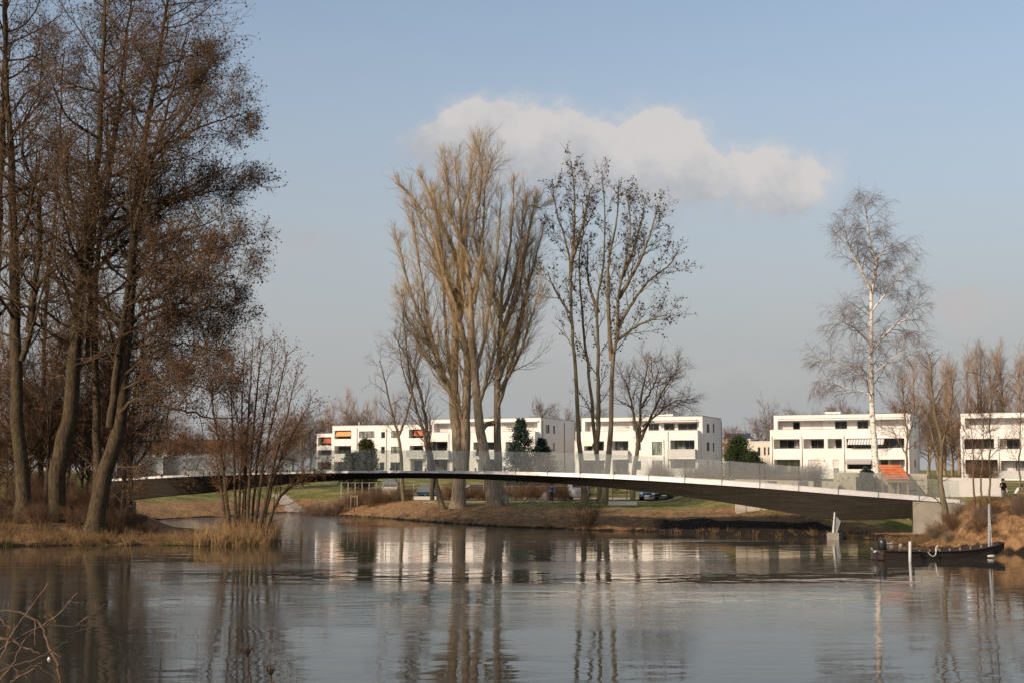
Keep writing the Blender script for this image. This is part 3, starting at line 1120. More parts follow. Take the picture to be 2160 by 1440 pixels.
# ---- darker group with withered leaves
def leafy_poplar(label, limbs, seed, Y, nleaf=1.0):
    rng = np.random.default_rng(seed)
    tg, cg, lg = Geo(), Geo(), Geo()
    base = None
    ss_ = F / Y
    for (pts, r0px, r1px, lean, nlat) in limbs:
        g = base is None
        P, R = limb(pts, Y, r0px / ss_, r1px / ss_, 30, lean, rng, .03, ground=g, flare=.4 if g else 0)
        if base is None:
            base = P[0, 0].copy()
        tg.tubes(P, R, 10 if g else 7)
        if not nlat:
            continue
        P1, R1 = spawn(rng, P, R, nlat, .45 if g else .1, .98, .62, .16, lambda t, L: 3.3 * (1.2 - .6 * t), 10, .36, .014, .06, .045, .2)
        tg.tubes(P1, R1, 4)
        P2, R2 = spawn(rng, P1, R1, 9, .15, 1.0, .62, .2, lambda t, L: L * .28 + .3, 5, .6, .011, .09, .04, .4)
        cg.tubes(P2, R2, 3)
        allp = np.concatenate([P2[:, 2:].reshape(-1, 3), P1[:, 6:].reshape(-1, 3)])
        k = rng.uniform(0, 1, len(allp)) < .40 * nleaf
        c = allp[k]
        for _ in range(3):
            lg.blobs(c + rng.normal(0, .11, c.shape) - np.array([0, 0, .08]), .035 + .13 * rng.uniform(0, 1, len(c)) ** 1.6, rng)
        P3, R3 = spawn(rng, P2, R2, 4, .15, 1.0, .6, .2, lambda t, L: .25 + L * .35, 2, .6, .009, .1, .0, .5)
        cg.spikes(P3, R3)
    return tree_obj('leafy_poplar', label, 'tree', base, tg, cg, M['aspen'], M['aspen_twig'], [('withered_leaves', lg, M['withered'], False)])


leafy_poplar('slim poplar with withered leaves, leftmost of the right-hand trio, top leaning left',
             [([(1234, 1060), (1230, 1000), (1222, 930), (1219, 880), (1215, 795), (1208, 707), (1204, 620), (1202, 550), (1190, 500), (1172, 440), (1165, 380)], 6.5, 1.1, .5, 18),
              ([(1203, 590), (1210, 500), (1212, 420), (1204, 340)], 4, 1.2, 1.0, 10),
              ([(1200, 660), (1170, 610), (1155, 575)], 3, 1.0, -.5, 5),
              ([(1203, 560), (1228, 480), (1240, 420), (1250, 390)], 4, 1.2, -1.0, 9)], 31, 121)
leafy_poplar('slim poplar with withered dark leaves, middle of the right-hand trio, curving left',
             [([(1266, 1064), (1262, 1000), (1256, 930), (1250, 880), (1243, 795), (1232, 707), (1226, 629), (1222, 550), (1232, 470), (1228, 420)], 5.5, 1.0, .8, 16),
              ([(1258, 960), (1262, 880), (1262, 800), (1261, 707), (1259, 640), (1272, 560), (1276, 460), (1270, 360)], 5.5, 1.0, -1.0, 17),
              ([(1262, 660), (1240, 590), (1240, 510)], 4, 1, 1.5, 7)], 32, 122)
leafy_poplar('poplar with withered dark leaves and limbs spreading right, rightmost of the right-hand trio',
             [([(1274, 1064), (1280, 1000), (1286, 930), (1289, 880), (1291, 773), (1302, 707), (1305, 620), (1318, 560), (1330, 480), (1320, 400)], 7.5, 1.1, -.5, 16),
              ([(1289, 760), (1284, 650), (1284, 560), (1300, 470), (1306, 380)], 5, 1.2, 1.5, 11),
              ([(1303, 690), (1340, 630), (1372, 590), (1410, 560), (1430, 530)], 4, 1.0, 1.0, 12),
              ([(1300, 720), (1340, 690), (1380, 672), (1415, 660)], 3.5, 1.0, -1.5, 10),
              ([(1305, 630), (1345, 560), (1370, 500), (1386, 440)], 4.5, 1.0, -1.0, 12),
              ([(1310, 590), (1335, 530), (1352, 470), (1362, 420)], 4, 1.0, 1.5, 10)], 33, 120, 1.15)


# ---- birch
def birch():
    rng = np.random.default_rng(41)
    tg, wg, cg = Geo(), Geo(), Geo()
    Y = 104.0
    ss_ = F / Y
    base = None
    L = [([(1850, 1012), (1846, 960), (1841, 900), (1839, 835), (1838, 733), (1838, 633), (1846, 572), (1849, 540)], 7.5, 3, 0, 26),
         ([(1848, 555), (1838, 520), (1831, 487), (1828, 450), (1822, 425)], 2.6, .8, .5, 14),
         ([(1838, 620), (1822, 580), (1804, 548), (1790, 520), (1783, 490), (1778, 476)], 3, 1.0, -1, 14),
         ([(1848, 562), (1858, 535), (1868, 522), (1875, 508)], 2.2, .8, 1, 10),
         ([(1840, 740), (1862, 712), (1885, 690), (1912, 672), (1924, 650), (1930, 628)], 3, .9, 1.5, 14),
         ([(1835, 725), (1812, 700), (1796, 688), (1781, 680), (1776, 660)], 2.6, .8, -1.5, 12),
         ([(1838, 832), (1815, 824), (1785, 818), (1760, 806), (1735, 796)], 2.0, .7, 1.0, 12),
         ([(1838, 815), (1815, 790), (1795, 776), (1760, 762), (1725, 756)], 2.0, .6, -1.0, 11),
         ([(1840, 790), (1870, 766), (1900, 745), (1925, 740)], 2.0, .7, -1.5, 11),
         ([(1838, 660), (1860, 630), (1885, 600), (1905, 560)], 2.0, .7, -1.0, 11)]
    for (pts, r0, r1, lean, n) in L:
        g = base is None
        P, R = limb(pts, Y, r0 / ss_, r1 / ss_, 26, lean, rng, .02, ground=g, flare=.2 if g else 0)
        if g:
            base = P[0, 0].copy()
        tg.tubes(P, R, 10 if g else 6)
        P1, R1 = spawn(rng, P, R, n, .42 if g else .2, 1.0, .95, .2, lambda t, L_: 2.6 - 1.1 * t, 10, .4, .012, .10, .03, .3)
        wg.tubes(P1, R1, 4)
        P2, R2 = spawn(rng, P1, R1, 8, .15, 1.0, .75, .25, lambda t, L_: .55 + L_ * .22, 7, .6, .007, .12, -.10, .5)
        cg.tubes(P2, R2, 3)
        P3, R3 = spawn(rng, P2, R2, 9, .1, 1.0, .6, .25, lambda t, L_: .35 + L_ * .38, 3, .6, .0065, .12, -.35, .5)
        cg.tubes(P3, R3, 3)
    tree_obj('birch_tree', 'tall white-barked birch with grey drooping twigs behind the right part of the bridge', 'tree', base, tg, cg, M['birch'], M['birch_twig'], [('branches', wg, M['birch_twig'], True)])


birch()


# ---- tree on the right bank in front of the abutment
def bank_tree():
    rng = np.random.default_rng(51)
    tg, cg = Geo(), Geo()
    Y = ground_at(1998, 1104)
    ss_ = F / Y
    base = None
    L = [([(1998, 1108), (1991, 1060), (1986, 1030), (1983, 998), (1987, 945), (1980, 906), (1972, 872), (1966, 820), (1962, 770), (1960, 745)], 7, 1.2, 0, 22),
         ([(1985, 975), (1972, 940), (1962, 900), (1950, 850)], 3, .8, 1.0, 9),
         ([(1986, 950), (1996, 900), (2006, 850), (2012, 800)], 3, .8, -.8, 9),
         ([(1992, 1070), (1972, 1050), (1950, 1040), (1936, 1020)], 1.5, .5, -.5, 5)]
    for (pts, r0, r1, lean, n) in L:
        g = base is None
        P, R = limb(pts, Y, r0 / ss_, r1 / ss_, 24, lean, rng, .015, ground=g, flare=.3 if g else 0)
        if g:
            base = P[0, 0].copy()
        tg.tubes(P, R, 9 if g else 6)
        P1, R1 = spawn(rng, P, R, n, .25, 1.0, .75, .25, lambda t, L_: 1.9 - .9 * t, 9, .45, .008, .10, .04, .3)
        cg.tubes(P1, R1, 4)
        P2, R2 = spawn(rng, P1, R1, 9, .2, 1.0, .7, .2, lambda t, L_: .3 + L_ * .25, 3, .6, .007, .12, .02, .5)
        cg.spikes(P2, R2)
    tree_obj('bank_tree', 'slim mossy tree with crooked trunk in front of the concrete abutment', 'tree', base, tg, cg, M['aspen'], M['scrub'])


bank_tree()


# ---- thin bare trees in the middle distance
def bare_tree(name, label, limbs, seed, Y, mats, n1=12, l1=2.5, n2=7, ang=.75, cat='tree'):
    rng = np.random.default_rng(seed)
    tg, cg = Geo(), Geo()
    ss_ = F / Y
    base = None
    for (pts, r0, r1, lean) in limbs:
        g = base is None
        P, R = limb(pts, Y, r0 / ss_, r1 / ss_, 20, lean, rng, .03, ground=g)
        if g:
            base = P[0, 0].copy()
        tg.tubes(P, R, 8 if g else 5)
        P1, R1 = spawn(rng, P, R, n1, .3, 1.0, ang, .2, lambda t, L_: l1 * (1.2 - .6 * t), 8, .5, .014, .10, .03, .3)
        cg.tubes(P1, R1, 4)
        P2, R2 = spawn(rng, P1, R1, n2, .2, 1.0, .7, .2, lambda t, L_: .3 + L_ * .32, 5, .6, .008, .12, .02, .5)
        cg.tubes(P2, R2, 3)
        P3, R3 = spawn(rng, P2, R2, 6, .15, 1.0, .7, .2, lambda t, L_: .3 + L_ * .35, 3, .6, .011, .12, .02, .5)
        cg.spikes(P3, R3)
    return tree_obj(name, label, cat, base, tg, cg, M[mats[0]], M[mats[1]])


bare_tree('bare_tree', 'thin bare crooked tree leaning left in front of the orange-awning apartment block',
          [([(852, 1050), (846, 980), (842, 930), (836, 900), (822, 850), (812, 800), (800, 760)], 4.5, 1.0, 0),
           ([(840, 920), (862, 860), (872, 800), (878, 740), (882, 690)], 3, .8, 1.0),
           ([(866, 830), (850, 780), (842, 730), (846, 680)], 2, .7, -1.0),
           ([(874, 790), (890, 740), (905, 700)], 2, .7, 1)], 61, 132, ('aspen', 'scrub_grey'), 11, 2.6, 6)
bare_tree('bare_tree', 'rounded bare tree with dark forked trunk in front of the middle apartment block',
          [([(1334, 1040), (1338, 990), (1345, 940), (1350, 890), (1352, 840), (1362, 790), (1368, 760)], 6, 1, 0),
           ([(1350, 930), (1372, 880), (1395, 830), (1420, 790), (1438, 770)], 4, .8, 1),
           ([(1346, 930), (1336, 870), (1326, 820), (1312, 790)], 4, .8, -1),
           ([(1356, 900), (1390, 870), (1425, 845), (1455, 850)], 3, .7, -1.5),
           ([(1352, 860), (1380, 810), (1390, 780)], 3, .7, 1.5)], 62, 140, ('aspen', 'scrub'), 14, 3.0, 8)
bare_tree('bare_tree', 'small bare tree beside the right corner of the striped-awning apartment block',
          [([(1914, 1010), (1912, 960), (1914, 920), (1908, 870), (1904, 820)], 3, .8, 0),
           ([(1912, 960), (1895, 930), (1880, 900)], 2, .6, 1),
           ([(1914, 930), (1926, 890), (1930, 850)], 2, .6, -1)], 63, 140, ('aspen', 'scrub'), 10, 2.4, 6)
for k, (x, yb, yt, lean_, lab) in enumerate([(2056, 1060, 860, -10, 'pinkish bare sapling on the bank crest in front of the white garden wall'),
                                            (2068, 1062, 870, 8, 'bare sapling just right of the pinkish one on the bank crest'),
                                            (2088, 1064, 790, 0, 'thin upright sapling rising behind the tall mooring pole'),
                                            (2150, 1062, 800, 4, 'thin bare sapling at the right edge of the picture')]):
    bare_tree('sapling', lab, [([(x, yb), (x + lean_ * .4, (yb + yt) / 2), (x + lean_, yt)], 2.6, .5, .4)], 70 + k, 76.5 + k * .5, ('scrub_red' if k == 0 else 'aspen', 'scrub'), 11, 1.3, 5, cat='sapling')


# ---- multi-stemmed young alder on the tip of the peninsula
def young_alders():
    rng = np.random.default_rng(81)
    tg, cg, kg = Geo(), Geo(), Geo()
    Y = 80.5
    base = None
    ss_ = F / Y
    stems = [(498, 1112, 494, 960, 488, 840, 490, 760), (503, 1112, 508, 970, 512, 830, 516, 740), (512, 1112, 520, 960, 528, 820, 534, 715), (520, 1112, 530, 960, 545, 800, 556, 720),
             (527, 1112, 545, 960, 566, 820, 580, 730), (534, 1112, 556, 980, 585, 840, 606, 740), (541, 1112, 575, 990, 604, 880, 628, 780), (548, 1112, 580, 1000, 620, 910, 655, 850), (490, 1110, 470, 980, 452, 880, 446, 800),
             (486, 1110, 470, 1050, 462, 1000, 450, 940), (552, 1112, 590, 1050, 640, 1010, 690, 985), (515, 1112, 516, 1000, 500, 880, 470, 780)]
    for i, s in enumerate(stems):
        pts = [(s[j], s[j + 1]) for j in range(0, 8, 2)]
        P, R = limb(pts, Y + rng.uniform(-.5, .5), rng.uniform(3.2, 4.8) / ss_, .7 / ss_, 20, rng.uniform(-.8, .8), rng, .015, ground=True)
        if base is None:
            base = P[0, 0].copy()
        tg.tubes(P, R, 7)
        P1, R1 = spawn(rng, P, R, 26, .22, 1.0, .62, .2, lambda t, L_: 2.0 - 1.1 * t, 7, .4, .009, .08, .05, .3)
        cg.tubes(P1, R1, 4)
        P2, R2 = spawn(rng, P1, R1, 14, .12, 1.0, .6, .2, lambda t, L_: .3 + L_ * .24, 3, .6, .009, .1, .03, .5)
        cg.spikes(P2, R2)
        k = rng.uniform(0, 1, len(P2)) < .6
        e = P2[k, -1]
        kg.blobs(e, rng.uniform(.045, .085, len(e)), rng)
        Pw, Rw = spawn(rng, P, R, 8, .02, .4, .9, .25, lambda t, L_: 1.1 + t, 7, .3, .006, .1, .0, .5)
        cg.tubes(Pw, Rw, 3)
    tree_obj('young_alder', 'reddish many-stemmed young alder growing from dry reeds at the left bank tip', 'tree', base, tg, cg, M['alder'], M['scrub_red'], [('catkins', kg, M['cones'], False)])


young_alders()


# ------------------------------------------------------------------ prototypes for distant trees and scrub (standing at the origin)
def proto_fastigiate(seed, h=26, w=4.6):
    rng = np.random.default_rng(seed)
    tg, cg = Geo(), Geo()
    P, R = grow(rng, np.zeros((1, 3)), np.array([[0, 0, 1.]]), np.array([h * .90]), np.array([h * .012]), 18, .02, .05, .12)
    tg.tubes(P, R, 6)
    P1, R1 = spawn(rng, P, R, 30, .12, .97, .50, .14, lambda t, L: w * (1.45 - .85 * t), 8, .5, .03, .06, .08, .3)
    tg.tubes(P1, R1, 4)
    P2, R2 = spawn(rng, P1, R1, 9, .12, 1.0, .50, .18, lambda t, L: L * .32 + .6, 5, .6, .016, .09, .06, .4)
    cg.tubes(P2, R2, 3)
    P3, R3 = spawn(rng, P2, R2, 5, .1, 1.0, .55, .2, lambda t, L: L * .45 + .4, 3, .7, .016, .08, .05, .5)
    cg.spikes(P3, R3)
    return tg, cg


def proto_round(seed, h=12, w=4.0, n1=22):
    rng = np.random.default_rng(seed)
    tg, cg = Geo(), Geo()
    P, R = grow(rng, np.zeros((1, 3)), np.array([[.05, 0, 1.]]), np.array([h * .8]), np.array([h * .016]), 14, .05, .03, .2)
    tg.tubes(P, R, 6)
    P1, R1 = spawn(rng, P, R, n1, .22, .98, .85, .2, lambda t, L: w * (1.2 - .5 * t), 8, .55, .03, .10, .06, .3)
    tg.tubes(P1, R1, 4)
    P2, R2 = spawn(rng, P1, R1, 10, .2, 1.0, .75, .2, lambda t, L: L * .35 + .3, 5, .6, .016, .12, .04, .4)
    cg.tubes(P2, R2, 3)
    P3, R3 = spawn(rng, P2, R2, 10, .1, 1.0, .7, .2, lambda t, L: L * .45 + .25, 3, .7, .016, .12, .02, .5)
    cg.spikes(P3, R3)
    return tg, cg


def proto_shrub(seed, h=2.2, w=1.4, stems=26, rmin=.006):
    rng = np.random.default_rng(seed)
    cg = Geo()
    a = rng.uniform(0, 2 * PI, stems)
    r = rng.uniform(0, w * .45, stems)
    P0 = np.column_stack([np.cos(a) * r, np.sin(a) * r, np.full(stems, -.05)])
    D0 = np.column_stack([np.cos(a) * .45, np.sin(a) * .45, np.ones(stems)]) + rng.normal(0, .18, (stems, 3))
    P, R = grow(rng, P0, D0, h * rng.uniform(.6, 1.1, stems), np.full(stems, rmin * 2.5), 7, .10, .02, .3)
    cg.tubes(P, R, 4)
    P1, R1 = spawn(rng, P, R, 9, .12, 1.0, .7, .2, lambda t, L: L * .32 + .1, 5, .6, rmin, .13, .03, .4)
    cg.tubes(P1, R1, 3)
    P2, R2 = spawn(rng, P1, R1, 7, .15, 1.0, .75, .2, lambda t, L: L * .5 + .06, 3, .7, rmin, .13, .02, .5)
    cg.spikes(P2, R2)
    return cg


def proto_thing(name, label, cat, parts, group=None):
    root = thing(name, label, cat, (0, 0, -50), 0, group)
    for nm, g, mt, sm in parts:
        obj(nm, g.mesh(nm, mt, sm), root)
    return root


class Proto:
    """the first placement moves the prototype itself, later ones copy it"""
    def __init__(self, root):
        self.root, self.used = root, False

    def put(self, loc, rz, scale, label, group):
        if not self.used:
            self.used = True
            o = self.root
            o.location = [float(c) for c in loc]
            o.rotation_euler = (0, 0, rz)
            o.scale = (scale, scale, scale) if not isinstance(scale, tuple) else scale
            o['label'] = label
            if group:
                o['group'] = group
            return o
        o = dup(self.root, loc, rz, scale, label, group)
        return o


def put_px(proto, px, Y, top_py, h0, rz, label, group, wscale=1.0):
    """stand a prototype of height h0 at pixel column px, distance Y, so that its top reaches pixel row top_py"""
    x = xat(px, Y)
    z = ghs(x, Y)
    ztop = at(px, top_py, Y)[2]
    s = max(.2, (ztop - z) / h0)
    return proto.put((x, Y, z), rz, (s * wscale, s * wscale, s), label, group)


rr = random.Random(7)
fast = []
for k in range(3):
    tg, cg = proto_fastigiate(90 + k)
    fast.append(Proto(proto_thing('poplar_tree', 'x', 'tree', [('trunk', tg, M['far_bark'], True), ('crown', cg, M['far_twig'] if k != 1 else M['scrub_grey'], False)])))
G1 = 'poplar row beyond the apartment blocks on the right'
# (column, distance, top row, width)
for i, (px, Y, ty, ws) in enumerate([(1938, 250, 742, 1.0), (1978, 262, 752, .95), (2008, 240, 760, .9), (2040, 300, 736, .9), (2072, 306, 730, .8), (2108, 312, 734, .9), (2150, 306, 738, .9), (2185, 312, 742, .9)]):
    put_px(fast[i % 3], px, Y, ty, 24.5, rr.uniform(0, 6), ['bushy brown poplar left of the gap between the two right-hand apartment blocks', 'brown poplar in the gap between the two right-hand apartment blocks', 'shorter brown poplar leaning on the gap above the bank tree',
           'bare poplar above the left corner of the rightmost block', 'tallest bare poplar above the rightmost block', 'bare poplar with a nest, above the rightmost block', 'bare poplar at the right edge of the sky', 'bare poplar just beyond the right edge'][i], G1, ws)
tg, cg = proto_fastigiate(194)
fpal = Proto(proto_thing('poplar_tree', 'x', 'tree', [('trunk', tg, M['far_bark'], True), ('crown', cg, M['far_twig'], False)]))
for i, (px, Y, ty, ws) in enumerate([(1915, 272, 776, 1.1), (1958, 290, 770, 1.1), (1992, 296, 762, 1.1), (2024, 282, 772, 1.1), (2056, 318, 742, 1.0), (2090, 322, 740, 1.0), (2130, 320, 742, 1.0), (2168, 318, 746, 1.0)]):
    put_px(fast[(i + 1) % 3], px, Y, ty, 24.5, rr.uniform(0, 6), 'brown bare poplar standing back in the row above the rightmost blocks', G1, ws * 1.15)
G2 = 'poplar row behind the left apartment block'
for i, (px, Y, ty, ws) in enumerate([(676, 290, 848, 1.2), (700, 300, 838, 1.1), (720, 310, 812, 1.2), (748, 300, 832, 1.1), (775, 305, 836, 1.0), (800, 300, 828, 1.0), (826, 310, 826, 1.0), (640, 300, 862, 1.1), (610, 310, 866, 1.0)]):
    put_px(fpal, px, Y, ty, 26.5, rr.uniform(0, 6), 'pale brown bare poplar in the distant row behind the orange-awning block', G2, ws)
rnd = []
for k in range(3):
    tg, cg = proto_round(95 + k)
    rnd.append(Proto(proto_thing('bare_tree', 'x', 'tree', [('trunk', tg, M['bg_bark'], True), ('crown', cg, [M['scrub'], M['scrub_red'], M['scrub_grey']][k], False)])))
G3 = 'bare trees showing over the roofs of the apartment blocks'
for i, (px, Y, ty, ws, lb) in enumerate([(1150, 250, 842, .8, 'bare tree top over the roof left of the dark trio of poplars'), (1205, 250, 872, .8, 'low bare tree in the gap beside the shaded end wall of the left block'), (1420, 245, 838, .9, 'reddish bare tree over the roof of the middle block'),
                                       (1262, 255, 852, .7, 'bare tree behind the dark poplar trio above the roof'), (1592, 240, 884, 1.0, 'rusty bare tree beside the pine in the gap between blocks'), (1625, 245, 850, .6, 'bare tree top left of the striped-awning block roof'), (1762, 250, 848, .8, 'bare tree top over the striped-awning block roof, left of the birch'),
                                       (1890, 260, 850, .9, 'bare tree top right of the birch over the roof'), (1960, 225, 870, 1.0, 'reddish bare tree low in the gap left of the rightmost block'), (2010, 230, 890, 1.0, 'rusty scrubby tree low in the gap beside the rightmost block'), (1555, 230, 900, .8, 'small bare tree beside the solar roof'),
                                       (870, 225, 880, .8, 'reddish bush over the roof line of the orange-awning block')]):
    put_px(rnd[i % 3], px, Y, ty, 11.6, rr.uniform(0, 6), lb, G3, ws)
for i, (px, Y, ty) in enumerate([(655, 240, 868), (690, 248, 876), (735, 244, 862), (782, 250, 870), (815, 242, 880), (1230, 246, 868), (1530, 236, 905), (1668, 240, 866), (1690, 246, 868), (1800, 242, 862), (1850, 246, 866), (1985, 250, 860)]):
    put_px(rnd[(i * 2 + 1) % 3], px, Y, ty, 11.6, rr.uniform(0, 6), 'bare brown tree crown low behind the roofs of the apartment blocks', G3, 1.15)
G4 = 'bare trees crowding the far left bank behind the alders'
for i in range(34):
    px = -60 + i * 21 + rr.uniform(-10, 10)
    Y = rr.uniform(150, 215)
    put_px(rnd[(i * 2 + i // 3) % 3], px, Y, rr.uniform(862, 935), 11.6, rr.uniform(0, 6), 'brown bare tree in the thicket behind the left end of the bridge', G4, rr.uniform(.9, 1.4))
tg, cg = proto_round(197)
und = Proto(proto_thing('bare_tree', 'x', 'tree', [('trunk', tg, M['alder'], True), ('crown', cg, M['thicket'], False)]))
G5 = 'undergrowth trees among the alders'
for i in range(18):
    px = -20 + i * 17 + rr.uniform(-9, 9)
    Y = rr.uniform(88, 103)
    put_px(und, px, Y, rr.uniform(620, 930), 11.6, rr.uniform(0, 6), 'thin bare understorey tree among the tall alders', G5, rr.uniform(.6, .9))

# ---- scrub
shr = []
for k, mt in enumerate(['scrub', 'scrub_red', 'scrub_grey']):
    shr.append(Proto(proto_thing('shrub', 'x', 'shrub', [('twigs', proto_shrub(100 + k), M[mt], False)])))
brm = Proto(proto_thing('shrub', 'x', 'shrub', [('twigs', proto_shrub(104), M['thicket'], False)]))
G6 = 'brown hedge shrubs along the far path'
for i in range(48):
    px = 640 + i * 12.6 + rr.uniform(-5, 5)
    Y = rr.uniform(132, 136.5)
    x = xat(px, Y)
    if 868 < px < 934 or 1203 < px < 1236:
        continue
    s = rr.uniform(.6, .95)
    shr[(i * 2 + i // 5) % 3].put((x, Y, ghs(x, Y)), rr.uniform(0, 6), (s * 1.1, s * 1.1, s * .85), 'dry brown hedge shrub beside the path under the middle of the bridge', G6)
G7 = 'bare shrubs in the gardens of the apartment blocks'
for i in range(34):
    px = rr.choice([rr.uniform(1560, 1720), rr.uniform(1180, 1560), rr.uniform(1990, 2170), rr.uniform(1380, 1640)])
    Y = rr.uniform(150, 165)
    x = xat(px, Y)
    s = rr.uniform(.8, 1.25)
    shr[i % 3].put((x, Y, ghs(x, Y)), rr.uniform(0, 6), s, 'bare garden shrub in front of the white apartment walls', G7)
G8 = 'brambles and shrubs under the alders'
for i in range(56):
    px = rr.uniform(-40, 262)
    Y = rr.uniform(80.5, 100)
    x = xat(px, Y)
    if shore_sd(np.array([x]), np.array([Y]))[0] < .6:
        continue
    s = rr.uniform(.5, 1.1) * (1.0 if Y > 86 else .7)
    (brm if i % 3 else shr[0]).put((x, Y, ghs(x, Y)), rr.uniform(0, 6), s, 'brown tangle of bramble under the tall alders', G8)
for i in range(14):
    px = 245 + i * 6.5 + rr.uniform(-4, 4)
    Y = rr.uniform(84, 97)
    x = xat(px, Y)
    s = rr.uniform(.35, .7) * (1 - .03 * i)
    brm.put((x, Y, ghs(x, Y)), rr.uniform(0, 6), s, 'brown tangle of bramble under the tall alders', G8)
G9 = 'dry scrub on the steep right bank'
for i in range(60):
    px = rr.uniform(1955, 2165)
    Y = rr.uniform(73.5, 81)
    x = xat(px, Y)
    if shore_sd(np.array([x]), np.array([Y]))[0] < .4:
        continue
    if px > 2030 and Y > 76.3:
        continue
    s = rr.uniform(.22, .42)
    shr[i % 3].put((x, Y, ghs(x, Y)), rr.uniform(0, 6), s, 'dry twiggy scrub on the right bank above the boat', G9)
for (px, Y, s, lab) in [(1236, 99.5, .95, 'dark bare bush leaning over the water in front of the dark poplar trio'), (1452, 128, .85, 'broad brown shrub beside the parked black car'), (1232, 127, .8, 'brown shrub at the foot of the dark poplar trio'), (458, 112, .7, 'dark low bush on the slope under the left span'),
                        (402, 118, .5, 'small bush on the grassy left slope'), (1190, 131, .7, 'yellowish bush beside the raking person'), (1556, 120, .35, 'low brown bush at the white wall end')]:
    x = xat(px, Y)
    (brm if 'leaning over' in lab or 'dark low' in lab else shr[1 if s < .6 else 0]).put((x, Y, ghs(x, Y)), rr.uniform(0, 6), s, lab, None)


# ------------------------------------------------------------------ evergreens
def conifer(name, label, px, Y, top_py, w, mat, seed, levels=22, per=9, droop=-.10, shape=1.0, trunkpx=3):
    rng = np.random.default_rng(seed)
    x = xat(px, Y)
    z = ghs(x, Y)
    h = at(px, top_py, Y)[2] - z
    tg, cg = Geo(), Geo()
    P, R = grow(rng, np.array([[0, 0, -.1]]), np.array([[0, 0, 1.]]), np.array([h]), np.array([.16]), 16, .008, .05, .1)
    tg.tubes(P, R, 7)
    P1, R1 = spawn(rng, P, R, levels * per, .04, .985, 1.35, .14, lambda t, L: w * (1.02 - t) ** shape + .12, 7, .25, .015, .06, droop, .3)
    tg.tubes(P1, R1, 3)
    P2, R2 = spawn(rng, P1, R1, 9, .12, 1.0, .75, .2, lambda t, L: L * .30 + .12, 4, .6, .012, .1, -.05, .4)
    cg.tubes(P2, R2, 3)
    for PP in (P1, P2):
        pts = PP[:, 1:].reshape(-1, 3)
        tn = norm(PP[:, 1:] - PP[:, :-1]).reshape(-1, 3)
        for _ in range(2):
            c = pts + rng.normal(0, .05, pts.shape)
            cg.leaves(c, tn + rng.normal(0, .55, tn.shape), rng.uniform(.18, .38, len(c)), .06, 0, rng)
    root = thing(name, label, 'tree', (x, Y, z))
    obj('trunk', tg.mesh('trunk', M['bg_bark'], True), root)
    obj('foliage', cg.mesh('foliage', M[mat]), root)


conifer('spruce_tree', 'blue-green spruce in front of the left apartment block', 1098, 158, 880, 3.3, 'spruce', 201, 24, 8)
conifer('spruce_tree', 'smaller dark spruce touching the blue-green spruce on its right', 1143, 160, 922, 2.4, 'spruce', 202, 16, 8, shape=.8)
conifer('cypress_shrub', 'yellow-green rounded cypress in front of the orange-awning block', 772, 156, 928, 1.6, 'yew', 203, 20, 9, .12, .55)
conifer('cypress_shrub', 'low yellowish cypress left of the rounded one', 742, 155, 958, 1.4, 'yew', 204, 16, 9, .12, .5)
conifer('pine_tree', 'round-headed dark green pine in the gap between the middle and striped-awning blocks', 1560, 160, 922, 2.0, 'pine', 205, 18, 9, .05, .55)
conifer('cypress_shrub', 'narrow dark cypress against the sand-coloured wall', 1826, 96.5, 992, .38, 'spruce', 206, 12, 8, .15, .5)
conifer('round_shrub', 'dark rounded garden bush right of the pine', 1588, 158, 956, 1.3, 'pine', 207, 12, 8, .1, .5)

# ------------------------------------------------------------------ reeds, dry grass, turf (nobody could count them)
def blades(name, pts, hmean, hsd, wid, mat, seed, lean=.25, kk=4):
    rng = np.random.default_rng(seed)
    g = Geo()
    n = len(pts)
    D = np.column_stack([rng.normal(0, lean, n), rng.normal(0, lean, n), np.ones(n)])
    L = np.clip(rng.normal(hmean, hsd, n), hmean * .3, None)
    P, R = grow(rng, pts, D, L, np.full(n, wid), kk, .10, -.06, .25)
    g.tubes(P, R, 3)
    o = obj(name, g.mesh(name, M[mat]))
    o['kind'] = 'stuff'
    return o


def scatter(poly_px=None, box=None, n=1000, seed=1, cond=None):
    rng = np.random.default_rng(seed)
    x = rng.uniform(box[0], box[1], n)
    y = rng.uniform(box[2], box[3], n)
    d = shore_sd(x, y)
    k = cond(x, y, d, rng)
    x, y = x[k], y[k]
    return np.column_stack([x, y, gh(x, y) - .03])


def clump(x, y, s, seed, th):
    return lowfreq(x, y, s, seed) > th


def tussocks(name, centres, nb, hmean, spread, wid, mat, seed, droop=-.10, lean=.45):
    rng = np.random.default_rng(seed)
    g = Geo()
    n = len(centres)
    rep = np.repeat(np.arange(n), nb)
    m_ = len(rep)
    a = rng.uniform(0, 2 * PI, m_)
    rad = spread * np.sqrt(rng.uniform(0, 1, m_))
    big = rng.uniform(.55, 1.35, n)[rep]
    P0 = centres[rep] + np.column_stack([np.cos(a) * rad, np.sin(a) * rad, np.zeros(m_)])
    tilt = rng.normal(0, .18, (n, 2))[rep]
    D = np.column_stack([np.cos(a) * lean * rng.uniform(0, 1.3, m_) + tilt[:, 0], np.sin(a) * lean * rng.uniform(0, 1.3, m_) + tilt[:, 1], np.ones(m_)])
    P, R = grow(rng, P0, D, hmean * big * rng.uniform(.55, 1.2, m_), np.full(m_, wid), 4, .10, droop, .3)
    g.tubes(P, R, 3)
    o = obj(name, g.mesh(name, M[mat]))
    o['kind'] = 'stuff'
    return o


